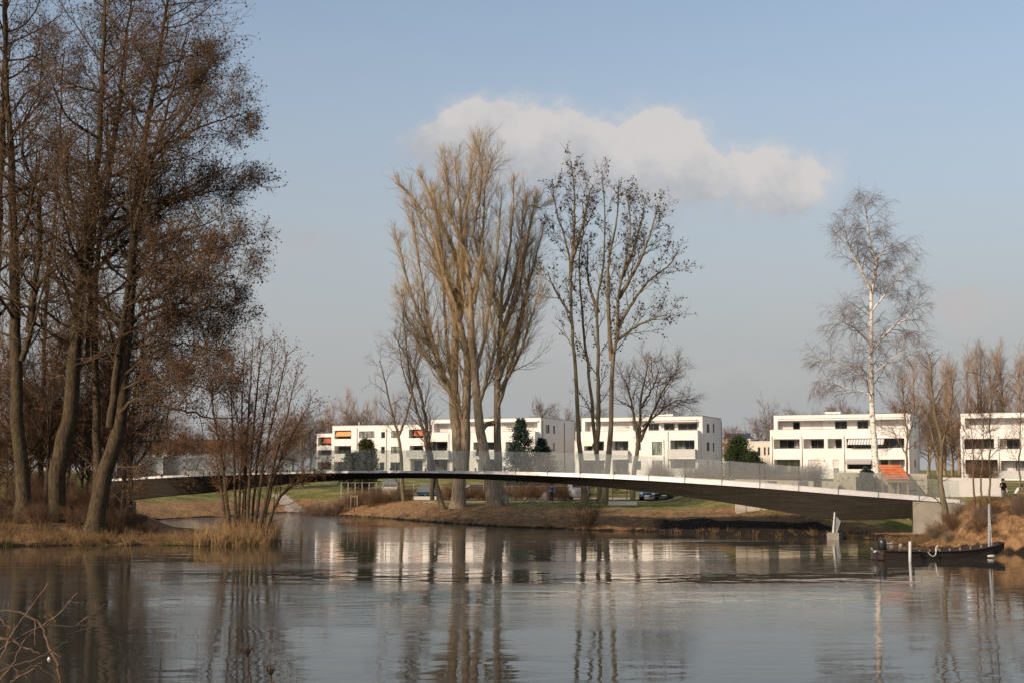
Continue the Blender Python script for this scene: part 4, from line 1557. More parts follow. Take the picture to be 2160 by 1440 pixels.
left = lambda x, y: (x < -12) & (y < 104)
tussocks('reeds', scatter(box=(-19.6, -14.4, 76, 86), n=700, seed=5, cond=lambda x, y, d, r: (d > -.25) & (d < 2.6) & (r.uniform(0, 1, len(x)) < .35 + .6 * (x > -17.6))), 22, 1.15, .30, .013, 'reed', 6, -.02, .18)
tussocks('dry_reeds', scatter(box=(-34, -18, 74, 84), n=620, seed=7, cond=lambda x, y, d, r: (d > -.05) & (d < 3.0) & clump(x, y, 2.4, 33, -.18)), 20, .75, .28, .012, 'drygrass', 8, -.16, .6)
tussocks('yellow_reeds', scatter(box=(-34, -17, 74, 84), n=150, seed=17, cond=lambda x, y, d, r: (d > -.05) & (d < 2.2) & clump(x, y, 2.0, 35, .02)), 20, .85, .25, .012, 'reed', 18, -.12, .5)
tussocks('bank_grass', scatter(box=(-34, -14, 74, 84), n=700, seed=9, cond=lambda x, y, d, r: (d > -.05) & (d < 1.0) & clump(x, y, 2.4, 37, .02)), 14, .32, .25, .012, 'turf', 10, -.1, .5)
tussocks('dry_grass', scatter(box=(23, 37, 69, 84), n=2300, seed=11, cond=lambda x, y, d, r: (d > .05) & (d < 6.5)), 9, .30, .25, .010, 'drygrass', 12, -.12, .55)
tussocks('short_grass', scatter(box=(-34, 26, 84, 128), n=6500, seed=13, cond=lambda x, y, d, r: (d > .1) & ~left(x, y) & (clump(x, y, 3.2, 41, -.1) | (d < 1.0)) & ~((x > 12) & (d < 3))), 6, .20, .35, .014, 'turf', 14, -.1, .5)
tussocks('fringe_grass', scatter(box=(-34, 27, 84, 140), n=5200, seed=45, cond=lambda x, y, d, r: (d > -.15) & (d < .9) & ~left(x, y) & (clump(x, y, 2.8, 47, -.05) | (r.uniform(0, 1, len(x)) < .25))), 9, .42, .22, .013, 'drygrass', 46, -.12, .5)
tussocks('withered_grass', scatter(box=(-34, 27, 84, 135), n=3600, seed=15, cond=lambda x, y, d, r: (d > -.1) & (d < 5) & ~left(x, y) & clump(x, y, 2.2, 43, .0)), 6, .28, .35, .012, 'drygrass', 16, -.12, .6)
# ------------------------------------------------------------------ footbridge
BR = np.array([  # column, deck-edge top row, edge-strip bottom row, belly row, glass top row, distance
    (196, 1012, 1017, 1060, 968, 114), (230, 1009.5, 1014, 1056, 965, 113), (320, 1004, 1008.5, 1046, 960, 111), (400, 1000, 1004, 1040, 956, 109), (500, 997, 1001, 1028, 952, 107), (600, 994.5, 998.5, 1018, 948.5, 105), (700, 992.5, 997, 1011, 947, 103), (800, 991.5, 996, 1008, 947.5, 101),
    (900, 991.5, 996.5, 1008, 948.5, 99), (1000, 992.5, 998, 1010, 950, 97), (1100, 994, 1000.5, 1014.5, 951.5, 95.2), (1200, 997, 1004.5, 1021.5, 954, 93.5), (1300, 1000.5, 1009, 1030, 958.5, 91.9), (1400, 1005, 1014.5, 1042, 963.5, 90.5), (1500, 1010.5, 1021, 1055.5, 969, 89.3),
    (1600, 1017.5, 1028, 1070.5, 976, 88.2), (1700, 1025.5, 1036, 1087.5, 984, 87.3), (1760, 1031, 1041.5, 1097.5, 989.5, 86.8), (1850, 1038, 1048, 1096, 997, 86.1), (1930, 1044.5, 1054, 1092, 1004, 85.6), (1985, 1050, 1058.5, 1090, 1009, 85.2), (2026, 1053.5, 1061, 1086, 1013, 84.9)])


def br_at(px):
    v = [np.interp(px, BR[:, 0], BR[:, k]) for k in range(1, 6)]
    # smooth interpolation: average of three nearby samples
    vs = np.array([[np.interp(q, BR[:, 0], BR[:, k]) for k in range(1, 6)] for q in (px - 30, px, px + 30)]).mean(0) if 240 < px < 1990 else np.array(v)
    return vs


bx_center = thing('footbridge', 'curved footbridge with dark slanting underside, white edge strip and glass parapets', 'bridge', at(1100, 1000, 95.2) * np.array([1, 1, 0]))
BC = np.array(bx_center.location)
# stations by arc length along the near edge
pxs = np.linspace(196, 2026, 400)
tops = np.array([at(p, br_at(p)[0], br_at(p)[4]) for p in pxs])
arc = np.concatenate([[0], np.cumsum(np.linalg.norm(np.diff(tops, axis=0), axis=1))])
NP = int(round(arc[-1] / 2.6))
st_px = np.interp(np.linspace(0, arc[-1], NP + 1), arc, pxs)
WID = 3.3


def station(px):
    t_, fb, bl, gt, Y = br_at(px)
    e = at(px, t_, Y)
    a, b = at(px - 6, br_at(px - 6)[0], br_at(px - 6)[4]), at(px + 6, br_at(px + 6)[0], br_at(px + 6)[4])
    tg = b - a
    tg[2] = 0
    tg /= np.linalg.norm(tg)
    inn = np.array((-tg[1], tg[0], 0))      # away from the camera
    zf = at(px, fb, Y)[2]
    zb = at(px, bl, Y + .9)[2]
    zg = at(px, gt, Y)[2]
    zg = e[2] + np.clip(zg - e[2], 1.2, 1.7)
    return dict(e=e, inn=inn, zf=zf, zb=zb, zg=zg, tg=tg)


fine_px = np.linspace(196, 2026, 90)
hm = MB()
prev = None
for p in fine_px:
    s = station(p)
    e, n = s['e'], s['inn']
    o = lambda k, z: np.array((e[0] + n[0] * k, e[1] + n[1] * k, z)) - BC
    ring = [o(.05, s['zf'] + .02), o(.95, s['zb']), o(WID - .95, s['zb']), o(WID - .05, s['zf'] + .02)]
    if prev is not None:
        for k in range(3):
            hm.face([prev[k], ring[k], ring[k + 1], prev[k + 1]][::-1])
    else:
        hm.face(ring)
    prev = ring
hm.face(prev[::-1])
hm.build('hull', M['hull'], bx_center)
dm = MB()
prev = None
for p in fine_px:
    s = station(p)
    e, n = s['e'], s['inn']
    o = lambda k, z: np.array((e[0] + n[0] * k, e[1] + n[1] * k, z)) - BC
    ring = [o(.12, e[2] - .05), o(WID - .12, e[2] - .05), o(WID - .12, e[2] - .13), o(.12, e[2] - .13)]
    if prev is not None:
        for k in range(4):
            dm.face([prev[k], ring[k], ring[(k + 1) % 4], prev[(k + 1) % 4]])
    prev = ring
dm.build('deck', M['deck'], bx_center)
stn = [station(p) for p in st_px]
for side in (0, 1):
    for i in range(NP):
        a, b = stn[i], stn[i + 1]
        ln = np.linalg.norm(b['e'] - a['e'])
        gap = .024 / ln
        def lerp(f):
            e = a['e'] * (1 - f) + b['e'] * f
            n = a['inn'] * (1 - f) + b['inn'] * f
            return e, n, a['zf'] * (1 - f) + b['zf'] * f, a['zg'] * (1 - f) + b['zg'] * f
        def P_(f, k, z):
            e, n, zf, zg = lerp(f)
            kk = k if side == 0 else WID - k
            return np.array((e[0] + n[0] * kk, e[1] + n[1] * kk, z)) - BC
        fm = MB()
        f0, f1 = gap, 1 - gap
        pts = []
        for z_of in ('lo', 'hi'):
            for f, k in ((f0, 0.0), (f1, 0.0), (f1, .14), (f0, .14)):
                e, n, zf, zg = lerp(f)
                pts.append(P_(f, k if z_of == 'lo' else k + (.045 if k == 0 else 0), zf if z_of == 'lo' else e[2]))
        fm.hexa(pts)
        fm.build('edge_strip', M['fascia'], bx_center)
        gm = MB()
        pts = []
        for z_of in ('lo', 'hi'):
            for f, k in ((f0 * 1.5, .16), (1 - f0 * 1.5, .16), (1 - f0 * 1.5, .178), (f0 * 1.5, .178)):
                e, n, zf, zg = lerp(f)
                pts.append(P_(f, k, e[2] + .03 if z_of == 'lo' else zg))
        gm.hexa(pts)
        gm.build('glass_panel', M['glass'], bx_center)
    for i in range(NP + 1):
        a = stn[i]
        kk = .10 if side == 0 else WID - .10
        c = np.array((a['e'][0] + a['inn'][0] * kk, a['e'][1] + a['inn'][1] * kk, 0)) - BC
        pm = MB()
        z0, z1 = a['e'][2] - .25 if side == 0 else a['e'][2] - .02, a['e'][2] + .22
        t2 = a['tg'] * .022
        n2 = a['inn'] * (.05 if side == 0 else -.05)
        q = [c - t2 - n2 * 2.2, c + t2 - n2 * 2.2, c + t2 + n2, c - t2 + n2]
        pm.hexa([(p[0], p[1], z0) for p in q] + [(p[0], p[1], z1) for p in q])
        pm.build('clamp', M['post'], bx_center)

# abutments
ab = MB()
sL = station(1926)
A0 = at(1925, 1054, 85.75)
A1 = at(2056, 1060, 84.7)
dirv = (A1 - A0)
dirv[2] = 0
L_ab = np.linalg.norm(dirv)
dirv /= L_ab
nin = np.array((-dirv[1], dirv[0], 0))
base = np.array((A0[0], A0[1], 0))
zt0, zt1 = at(1925, 1054.5, 85.75)[2], at(2056, 1063, 84.7)[2]
pts = []
for (u, w_, z) in ((0, 0, -.8), (L_ab, 0, -.8), (L_ab, WID, -.8), (0, WID, -.8), (0, 0, zt0 - .01), (L_ab, 0, zt1 - .01), (L_ab, WID, zt1 - .01), (0, WID, zt0 - .01)):
    p = dirv * u + nin * w_
    pts.append((p[0], p[1], z))
ab.hexa(pts)
abt = thing('abutment', 'pale concrete abutment carrying the right end of the footbridge', 'abutment', base)
ab.build('wall', M['concrete'], abt)
cap_ = MB()
pts = []
for (u, w_, z) in ((L_ab * .78, -.06, zt1 - .01), (L_ab + .6, -.06, zt1 - .06), (L_ab + .6, WID + .06, zt1 - .06), (L_ab * .78, WID + .06, zt1 - .01), (L_ab * .78, -.06, zt1 + .10), (L_ab + .6, -.06, zt1 + .05), (L_ab + .6, WID + .06, zt1 + .05), (L_ab * .78, WID + .06, zt1 + .10)):
    p = dirv * u + nin * w_
    pts.append((p[0], p[1], z))
cap_.hexa(pts)
cap_.build('edge_strip', M['fascia'], abt)
ab2 = MB()
sA = station(205)
e, n, tg_ = sA['e'], sA['inn'], sA['tg']
pts = []
for z in (0, 1):
    for (u, w_) in ((-5, -.2), (1.2, -.2), (1.2, WID + .2), (-5, WID + .2)):
        p = tg_ * u + n * w_
        pts.append((p[0], p[1], -.5 if z == 0 else sA['zb'] + .05))
ab2.hexa(pts)
abl = thing('abutment', 'dark left bridge abutment hidden behind the alder trunks', 'abutment', (e[0], e[1], 0))
ab2.build('wall', M['concrete'], abl)

# ------------------------------------------------------------------ apartment blocks
TH = math.radians(-22.5)
UX = np.array((math.cos(TH), math.sin(TH), 0))
UY = np.array((-math.sin(TH), math.cos(TH), 0))


class Block:
    def __init__(self, label, corner_px, Y, ground_py):
        c = at(corner_px, ground_py, Y)
        self.c = c
        self.root = thing('apartment_block', label, 'building', c, TH)

    def front(self, px, py, yl=0.0):
        """pixel -> (x, z) in the block's own axes, on the plane at local depth yl"""
        d = ray(px, py)
        o = np.array((0, 0, CAM_H)) - self.c
        t_ = (yl - o @ UY) / (d @ UY)
        p = o + d * t_
        return p @ UX, p[2]

    def side(self, px, py, xl=0.0):
        d = ray(px, py)
        o = np.array((0, 0, CAM_H)) - self.c
        t_ = (xl - o @ UX) / (d @ UX)
        p = o + d * t_
        return p @ UY, p[2]


def pp(O, u, n, a, z, d):
    return (O[0] + u[0] * a + n[0] * d, O[1] + u[1] * a + n[1] * d, O[2] + z)


def pbox(mb, O, u, n, a0, a1, z0, z1, d0, d1, mi=0):
    mb.hexa([pp(O, u, n, a0, z0, d0), pp(O, u, n, a1, z0, d0), pp(O, u, n, a1, z0, d1), pp(O, u, n, a0, z0, d1),
             pp(O, u, n, a0, z1, d0), pp(O, u, n, a1, z1, d0), pp(O, u, n, a1, z1, d1), pp(O, u, n, a0, z1, d1)], mi)


def facade(mb, O, u, n, a0, a1, z0, z1, openings, mi=0):
    """front skin with rectangular openings (a0,a1,z0,z1,depth), each with its reveals"""
    xs = sorted(set([a0, a1] + [v for o in openings for v in o[:2]]))
    zs = sorted(set([z0, z1] + [v for o in openings for v in o[2:4]]))
    for j in range(len(zs) - 1):
        run = None
        for i in range(len(xs) - 1):
            cx, cz = (xs[i] + xs[i + 1]) / 2, (zs[j] + zs[j + 1]) / 2
            hole = any(o[0] < cx < o[1] and o[2] < cz < o[3] for o in openings)
            if not hole:
                run = (run[0], xs[i + 1]) if run else (xs[i], xs[i + 1])
            if (hole or i == len(xs) - 2) and run:
                mb.face([pp(O, u, n, run[0], zs[j], 0), pp(O, u, n, run[1], zs[j], 0), pp(O, u, n, run[1], zs[j + 1], 0), pp(O, u, n, run[0], zs[j + 1], 0)], mi)
                run = None
    for (b0, b1, c0, c1, dp) in openings:
        q = [(b0, c0), (b1, c0), (b1, c1), (b0, c1)]
        for k in range(4):
            (x0, y0), (x1, y1) = q[k], q[(k + 1) % 4]
            mb.face([pp(O, u, n, x0, y0, 0), pp(O, u, n, x0, y0, dp), pp(O, u, n, x1, y1, dp), pp(O, u, n, x1, y1, 0)], mi)


def window(root, O, u, n, a0, a1, z0, z1, d, pane='pane', mull=1, fw=.07, frame='frame', name='window'):
    fm = MB()
    pbox(fm, O, u, n, a0, a1, z0, z0 + fw, d, d + .06)
    pbox(fm, O, u, n, a0, a1, z1 - fw, z1, d, d + .06)
    pbox(fm, O, u, n, a0, a0 + fw, z0 + fw, z1 - fw, d, d + .06)
    pbox(fm, O, u, n, a1 - fw, a1, z0 + fw, z1 - fw, d, d + .06)
    for k in range(mull):
        c = a0 + (a1 - a0) * (k + 1) / (mull + 1)
        pbox(fm, O, u, n, c - fw / 2, c + fw / 2, z0 + fw, z1 - fw, d, d + .06)
    f = fm.build(name, M[frame], root)
    g = MB()
    pbox(g, O, u, n, a0 + fw * .6, a1 - fw * .6, z0 + fw * .6, z1 - fw * .6, d + .022, d + .04)
    g.build('pane', M[pane], f)
    return f


X3, Y3, Z3 = np.array((1., 0, 0)), np.array((0, 1., 0)), np.array((0, 0, 1.))


def panel(root, name, mat, O, u, n, a0, a1, z0, z1, d0, d1):
    mb = MB()
    pbox(mb, O, u, n, a0, a1, z0, z1, d0, d1)
    return mb.build(name, M[mat], root)


def shutter(root, O, u, n, a0, a1, z0, z1, d):
    s = panel(root, 'roller_shutter', 'shutter', O, u, n, a0, a1, z0, z1, d, d + .04)
    return s


def awning(root, x0, x1, ztop, zbot, y0, proj, mats, stripes=0):
    """sloping cloth from the wall (y0) outwards, with a valance"""
    mb = MB()
    n = stripes if stripes else 1
    for k in range(n):
        a, b = x0 + (x1 - x0) * k / n, x0 + (x1 - x0) * (k + 1) / n
        mi = k % 2 if stripes else 0
        mb.face([(a, y0, ztop), (a, y0 - proj, zbot + .18), (b, y0 - proj, zbot + .18), (b, y0, ztop)], mi)
        mb.face([(a, y0 - proj - .01, zbot + .19), (a, y0 - proj - .01, zbot), (b, y0 - proj - .01, zbot), (b, y0 - proj - .01, zbot + .19)], mi)
    return mb.build('awning', [M[m] for m in mats], root)


def block(label, corner, Y, crop, spec):
    sc, ox, oy = crop
    X = lambda v: ox + v / sc
    Yp = lambda v: oy + v / sc
    gpy = spec['ground_py']
    B = Block(label, corner, Y, gpy)
    B.X, B.Yp = X, Yp
    R = B.root
    PR = -1.7                                    # balcony layer projects this far

    def fx(v, yl):
        return B.front(X(v), gpy, yl)[0]

    def fz(v, yl, xv=None):
        return B.front(X(spec['ref'] if xv is None else xv), Yp(v), yl)[1]
    zr = fz(spec['roof'], 0)
    xl = fx(spec['attic'][0], 0)
    dep = spec.get('depth', 12.0)
    # ---- attic storey (main body)
    body = MB()
    za0, za1 = fz(spec['parapet'][0], 0) - .7, fz(spec['beam'], 0)
    arec = (xl + .55, spec.get('attic_right', -.55), za0, za1, 1.25)
    facade(body, (0, 0, 0), X3, Y3, xl, 0, -.6, zr, [arec])
    body.face([(arec[0], 1.25, za0), (arec[1], 1.25, za0), (arec[1], 1.25, za1), (arec[0], 1.25, za1)])
    side_ops = []
    for (p0, p1, q0, q1) in spec.get('side', []):
        ya, zb_ = B.side(X(p0), Yp((q0 + q1) / 2))
        yb, _ = B.side(X(p1), Yp((q0 + q1) / 2))
        zt_ = B.side(X((p0 + p1) / 2), Yp(q0))[1]
        zl_ = B.side(X((p0 + p1) / 2), Yp(q1))[1]
        side_ops.append((ya, yb, zl_, zt_, .14))
    facade(body, (0, 0, 0), Y3, -X3, 0, dep, -.6, zr, side_ops)
    body.face([(xl, 0, -.6), (xl, dep, -.6), (xl, dep, zr), (xl, 0, zr)])
    body.face([(xl, dep, -.6), (0, dep, -.6), (0, dep, zr), (xl, dep, zr)])
    body.build('wall', M['render'], R)
    for (ya, yb, zl_, zt_, dp) in side_ops:
        window(R, (0, 0, 0), Y3, -X3, ya, yb, zl_, zt_, .10, 'pane', 0, .06)
    rf = MB()
    rf.box(xl + .06, -.06, .06, dep - .06, zr - .3, zr - .06)
    roof = rf.build('roof', M['roof'], R)
    cm = MB()
    cm.box(xl - .04, .04, -.05, .10, zr + .002, zr + .07)
    cm.box(-.10, .045, .101, dep + .04, zr + .002, zr + .07)
    cm.box(xl - .04, xl + .10, .101, dep + .04, zr + .002, zr + .07)
    cm.build('roof_edge', M['cap'], roof)
    for (p0, p1, q0) in spec.get('roofbox', []):
        x0, x1 = fx(p0, 3), fx(p1, 3)
        bm_ = MB()
        bm_.box(x0, x1, 3.0, 5.5, zr - .05, B.front(X(p0), Yp(q0), 3)[1])
        bm_.build('roof_hatch', M['cap' if spec.get('darkbox') else 'render'], roof)
    # attic windows, shutters
    for it in spec.get('attic_items', []):
        kind, p0, p1, q0, q1 = it[:5]
        yl = 1.25
        x0, x1 = fx(p0, yl), fx(p1, yl)
        z1 = min(fz(q0, yl), za1 - .05)
        z0 = max(fz(q1, yl), za0 + .02)
        if kind == 'win':
            window(R, (0, yl, 0), X3, Y3, x0, x1, z0, z1, -.075, it[5] if len(it) > 5 else 'pane', it[6] if len(it) > 6 else 1)
        else:
            shutter(R, (0, yl, 0), X3, Y3, x0, x1, z0, z1, -.06)
    for (p0, p1, q0, q1) in spec.get('attic_awning', []):
        x0, x1 = fx(p0, 0), fx(p1, 0)
        panel(R, 'awning_box', 'whitecloth', (0, 0, 0), X3, Y3, x0, x1, fz(q1, 0), fz(q0, 0), -.25, .25)
    # ---- balcony layer
    l0, l1 = fx(spec['lower'][0], PR), fx(spec['lower'][1], PR)
    zp = fz(spec['parapet'][0], PR)
    ops = []
    for it in spec['open']:
        p0, p1, q0, q1 = it[1:5]
        dp = 1.68 if it[0] == 'loggia' else (.16 if it[0] in ('win', 'shut') else .2)
        x0, x1, z1, z0 = fx(p0, PR), fx(p1, PR), fz(q0, PR), fz(q1, PR)
        ops.append((x0, x1, max(z0, -.3), z1, dp))
    lay = MB()
    facade(lay, (0, PR, 0), X3, Y3, l0, l1, -.6, zp, ops)
    lay.face([(l0, PR, -.6), (l0, -.003, -.6), (l0, -.003, zp), (l0, PR, zp)])
    lay.face([(l1, PR, -.6), (l1, -.003, -.6), (l1, -.003, zp), (l1, PR, zp)])
    lay.face([(l0, PR, zp), (l1, PR, zp), (l1, PR + .2, zp), (l0, PR + .2, zp)])
    lay.face([(l0, PR + .2, zp), (l1, PR + .2, zp), (l1, PR + .2, zp - .8), (l0, PR + .2, zp - .8)])
    lay.face([(l0, PR + .2, zp - .8), (l1, PR + .2, zp - .8), (l1, -.003, zp - .8), (l0, -.003, zp - .8)])
    lay.build('balcony_wall', M['render'], R)
    cp = MB()
    cp.box(l0 - .03, l1 + .03, PR - .04, PR + .24, zp + .002, zp + .035)
    cp.build('parapet_cap', M['shutter'], R)
    for it, (x0, x1, z0, z1, dp) in zip(spec['open'], ops):
        if it[0] == 'win':
            window(R, (0, PR, 0), X3, Y3, x0, x1, z0, z1, .10, it[5], it[6])
        elif it[0] == 'shut':
            shutter(R, (0, PR, 0), X3, Y3, x0, x1, z0, z1, .11)
        else:
            # loggia: back wall with glazing given as sub rectangles in crop pixels
            yb = PR + dp
            mb = MB()
            mb.face([(x0, yb, z0), (x1, yb, z0), (x1, yb, z1), (x0, yb, z1)])
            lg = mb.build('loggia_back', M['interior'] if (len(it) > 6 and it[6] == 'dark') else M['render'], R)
            for w_ in it[5]:
                a0, a1 = fx(w_[0], yb), fx(w_[1], yb)
                a0, a1 = max(a0, x0 + .03), min(a1, x1 - .03)
                if a1 - a0 < .15:
                    continue
                window(lg, (0, yb, 0), X3, Y3, a0, a1, z0 + .03, z1 - .10, -.07, w_[2], w_[3])
    for it in spec.get('balcony', []):
        p0, p1, q0, q1 = it
        x0, x1, z1, z0 = fx(p0, PR - .9), fx(p1, PR - .9), fz(q0, PR - .9), fz(q1, PR - .9)
        bm_ = MB()
        bm_.box(x0, x1, PR - .9, PR - .02, z0 - .18, z0)
        bal = bm_.build('balcony', M['render'], R)
        pn = MB()
        pn.box(x0, x1, PR - .9, PR - .86, z0 + .002, z1)
        pn.box(x0, x0 + .04, PR - .857, PR - .02, z0 + .002, z1)
        pn.box(x1 - .04, x1, PR - .857, PR - .02, z0 + .002, z1)
        pn.build('balcony_panel', M['balcony'], bal)
    for it in spec.get('awnings', []):
        p0, p1, q0, q1, mats, stripes, depth = it
        y0 = PR + (1.0 if depth < 0 else .05)
        pr = abs(depth)
        x0, x1 = fx(p0, y0 - pr * .5), fx(p1, y0 - pr * .5)
        awning(R, x0, x1, fz(q0, y0), fz(q1, y0 - pr), y0, pr, mats, stripes)
    for (p, q0, q1) in spec.get('pipes', []):
        mb = MB()
        x = fx(p, PR)
        mb.tube([(x, PR - .08, max(-.3, fz(q1, PR))), (x, PR - .08, fz(q0, PR))], .055, 7)
        mb.build('downpipe', M['pipe'], R, smooth=True)
    for (p, q0, q1) in spec.get('side_pipes', []):
        mb = MB()
        y, _ = B.side(X(p), Yp(q0))
        mb.tube([(.08, y, -.3), (.08, y, zr - .4)], .05, 7)
        mb.build('downpipe', M['post'], R, smooth=True)
    for (p, q, kind) in spec.get('lamps', []):
        yl = 1.25 if kind == 'a' else PR
        x, z = B.front(X(p), Yp(q), yl)
        mb = MB()
        mb.lathe([(.10, -.09), (.13, -.03), (.13, .05), (.05, .10)], (x, yl - .13, z), 8)
        mb.build('wall_lamp', M['framew'], R, smooth=True)
    return B


C3 = (5.5395, 1180, 840)
block('white middle apartment block with shaded right end wall and grey balconies', 1483.3, 196, C3, dict(
    ground_py=1004, ref=1400, roof=207, beam=252, attic=(262, 1680), parapet=(371, 480), lower=(192, 1622), depth=12.5,
    side=[(1722, 1755, 295, 398), (1793, 1812, 298, 402), (1722, 1755, 510, 613), (1793, 1812, 515, 617), (1722, 1755, 725, 830), (1793, 1812, 728, 832)],
    attic_items=[('win', 1048, 1170, 290, 365, 'pane', 1), ('win', 1232, 1352, 290, 365, 'pane', 1), ('win', 1395, 1618, 290, 365, 'pane', 1), ('shut', 330, 480, 290, 368), ('shut', 520, 600, 290, 368), ('shut', 660, 820, 290, 368), ('win', 870, 950, 290, 365, 'pane_grey', 0)],
    attic_awning=[(1125, 1640, 262, 272)],
    roofbox=[(1060, 1240, 190), (1245, 1335, 182)],
    open=[('loggia', 1300, 1585, 485, 690, [(1360, 1470, 'pane_green', 1), (1475, 1585, 'pane', 1)]), ('loggia', 1300, 1585, 705, 900, [(1360, 1470, 'pane_green', 0), (1475, 1585, 'pane_grey', 1)]),
          ('win', 1085, 1205, 502, 660, 'pane_green', 1), ('win', 1085, 1205, 720, 888, 'pane_grey', 1),
          ('loggia', 620, 810, 488, 690, [(660, 740, 'pane_grey', 0), (745, 805, 'pane', 0)]), ('loggia', 290, 525, 488, 690, [(300, 390, 'pane', 0), (400, 520, 'pane', 1)]), ('loggia', 620, 810, 705, 890, [(640, 800, 'pane', 1)], 'dark'), ('loggia', 230, 525, 705, 890, [(250, 500, 'pane', 2)], 'dark'),
          ('win', 893, 955, 500, 600, 'pane', 0), ('win', 893, 955, 725, 830, 'pane', 0)],
    balcony=[(1258, 1590, 590, 690), (1258, 1590, 812, 905), (595, 800, 600, 692), (195, 545, 600, 700)],
    awnings=[(285, 395, 490, 545, ['cream'], 0, 1.0)],
    pipes=[(1275, 380, 900), (1225, 480, 900)], side_pipes=[(1888, 260, 880)]))

C4 = (4.6456, 1500, 840)
block('white apartment block with grey-striped awning, behind the birch trunk', 1924, 182, C4, dict(
    ground_py=1011, ref=1200, roof=155, beam=190, attic=(625, 1970), parapet=(299, 390), lower=(585, 1948), depth=12.5,
    side=[(1992, 2008, 228, 292), (2025, 2034, 232, 296), (1992, 2008, 420, 490), (1992, 2008, 600, 670)],
    attic_items=[('shut', 680, 808, 218, 299), ('win', 815, 882, 225, 299, 'pane', 0), ('shut', 985, 1105, 222, 296), ('win', 1228, 1345, 224, 299, 'pane', 1), ('win', 1448, 1555, 224, 299, 'pane', 1), ('shut', 1678, 1822, 218, 293)],
    attic_awning=[(660, 1920, 196, 210)], lamps=[(935, 248, 'a'), (1160, 245, 'a'), (1395, 245, 'a'), (1625, 240, 'a'), (1103, 603, 'f')],
    roofbox=[(1130, 1285, 130)],
    open=[('loggia', 620, 876, 392, 487, [(682, 826, 'pane', 1), (828, 874, 'pane_grey', 0)]), ('loggia', 912, 1117, 392, 487, [(990, 1115, 'pane', 1)]), ('loggia', 1150, 1292, 392, 487, [(1228, 1290, 'pane', 0)]), ('loggia', 1335, 1905, 392, 487, [(1400, 1560, 'pane', 1), (1690, 1900, 'pane', 2)], 'dark'),
          ('loggia', 622, 876, 594, 745, [(658, 750, 'pane_green', 1), (752, 870, 'pane_green', 1)]), ('shut', 955, 1075, 597, 735), ('shut', 1197, 1258, 597, 680), ('win', 1203, 1255, 681, 722, 'pane_grey', 0),
          ('loggia', 1335, 1575, 594, 690, [(1345, 1570, 'pane', 2)], 'dark'), ('loggia', 1630, 1905, 596, 720, [(1668, 1742, 'pane', 0), (1760, 1890, 'pane_grey', 1)])],
    awnings=[(1352, 1706, 400, 452, ['whitecloth', 'greycloth'], 26, 1.1), (1325, 1575, 590, 642, ['greycloth'], 0, 1.1)],
    pipes=[(605, 365, 730), (897, 365, 730), (1313, 365, 730)]))

C5 = (3.789, 1800, 840)
block('white apartment block cut by the right edge of the picture', 2330, 170, C5, dict(
    ground_py=1016, ref=1000, roof=116, beam=150, attic=(875, 2008), parapet=(240, 320), lower=(868, 1985), depth=12.5,
    attic_items=[('shut', 940, 1050, 165, 238), ('shut', 1062, 1178, 172, 240), ('shut', 1226, 1330, 170, 240), ('win', 1400, 1500, 170, 240, 'pane', 1)],
    attic_awning=[(910, 1400, 146, 156)],
    open=[('loggia', 895, 1137, 320, 402, [(930, 1040, 'pane', 1), (1042, 1132, 'pane', 1)], 'dark'), ('loggia', 1180, 1345, 320, 404, [(1238, 1342, 'pane', 1)]), ('loggia', 1400, 1600, 320, 404, [(1420, 1580, 'pane', 1)]),
          ('loggia', 900, 1160, 487, 600, [(920, 1010, 'pane_grey', 0), (1015, 1130, 'pane', 1)], 'dark'), ('loggia', 1185, 1420, 495, 600, [(1200, 1290, 'shutter', 0), (1300, 1410, 'pane_grey', 1)]), ('loggia', 1440, 1600, 495, 600, [(1450, 1580, 'pane', 1)])],
    balcony=[(1120, 1420, 575, 640)],
    pipes=[(885, 300, 700), (1172, 300, 700)]))

C2 = (5.5375, 900, 840)
block('white apartment block with shaded blank end wall, behind the middle poplar clump', 1141, 200, C2, dict(
    ground_py=1003, ref=1000, roof=228, beam=262, attic=(45, 1335), parapet=(384, 490), lower=(-10, 1265), depth=15.5,
    side=[(1390, 1435, 305, 405), (1480, 1500, 315, 410), (1480, 1497, 518, 615)],
    attic_items=[('shut', 110, 240, 300, 380), ('shut', 880, 1000, 300, 380), ('shut', 420, 560, 300, 380), ('shut', 1090, 1250, 300, 380)],
    attic_awning=[(80, 420, 262, 275), (860, 1310, 258, 272)],
    roofbox=[(725, 800, 205)], darkbox=True,
    open=[('loggia', 20, 245, 492, 690, [(30, 110, 'pane_grey', 0), (120, 240, 'pane', 0)]), ('loggia', 545, 800, 505, 690, [(560, 680, 'pane', 0), (690, 795, 'pane', 1)], 'dark'), ('loggia', 920, 1100, 505, 690, [(930, 1090, 'pane', 1)]),
          ('loggia', 0, 245, 700, 840, [(30, 200, 'pane_grey', 1)], 'dark'), ('loggia', 600, 800, 700, 850, [(620, 780, 'pane', 1)], 'dark'), ('win', 300, 360, 520, 620, 'pane', 0), ('win', 300, 360, 720, 820, 'pane', 0)],
    balcony=[(-10, 250, 600, 690), (540, 800, 595, 690)],
    pipes=[(258, 400, 840)], side_pipes=[(1605, 260, 860), (1352, 260, 860)]))

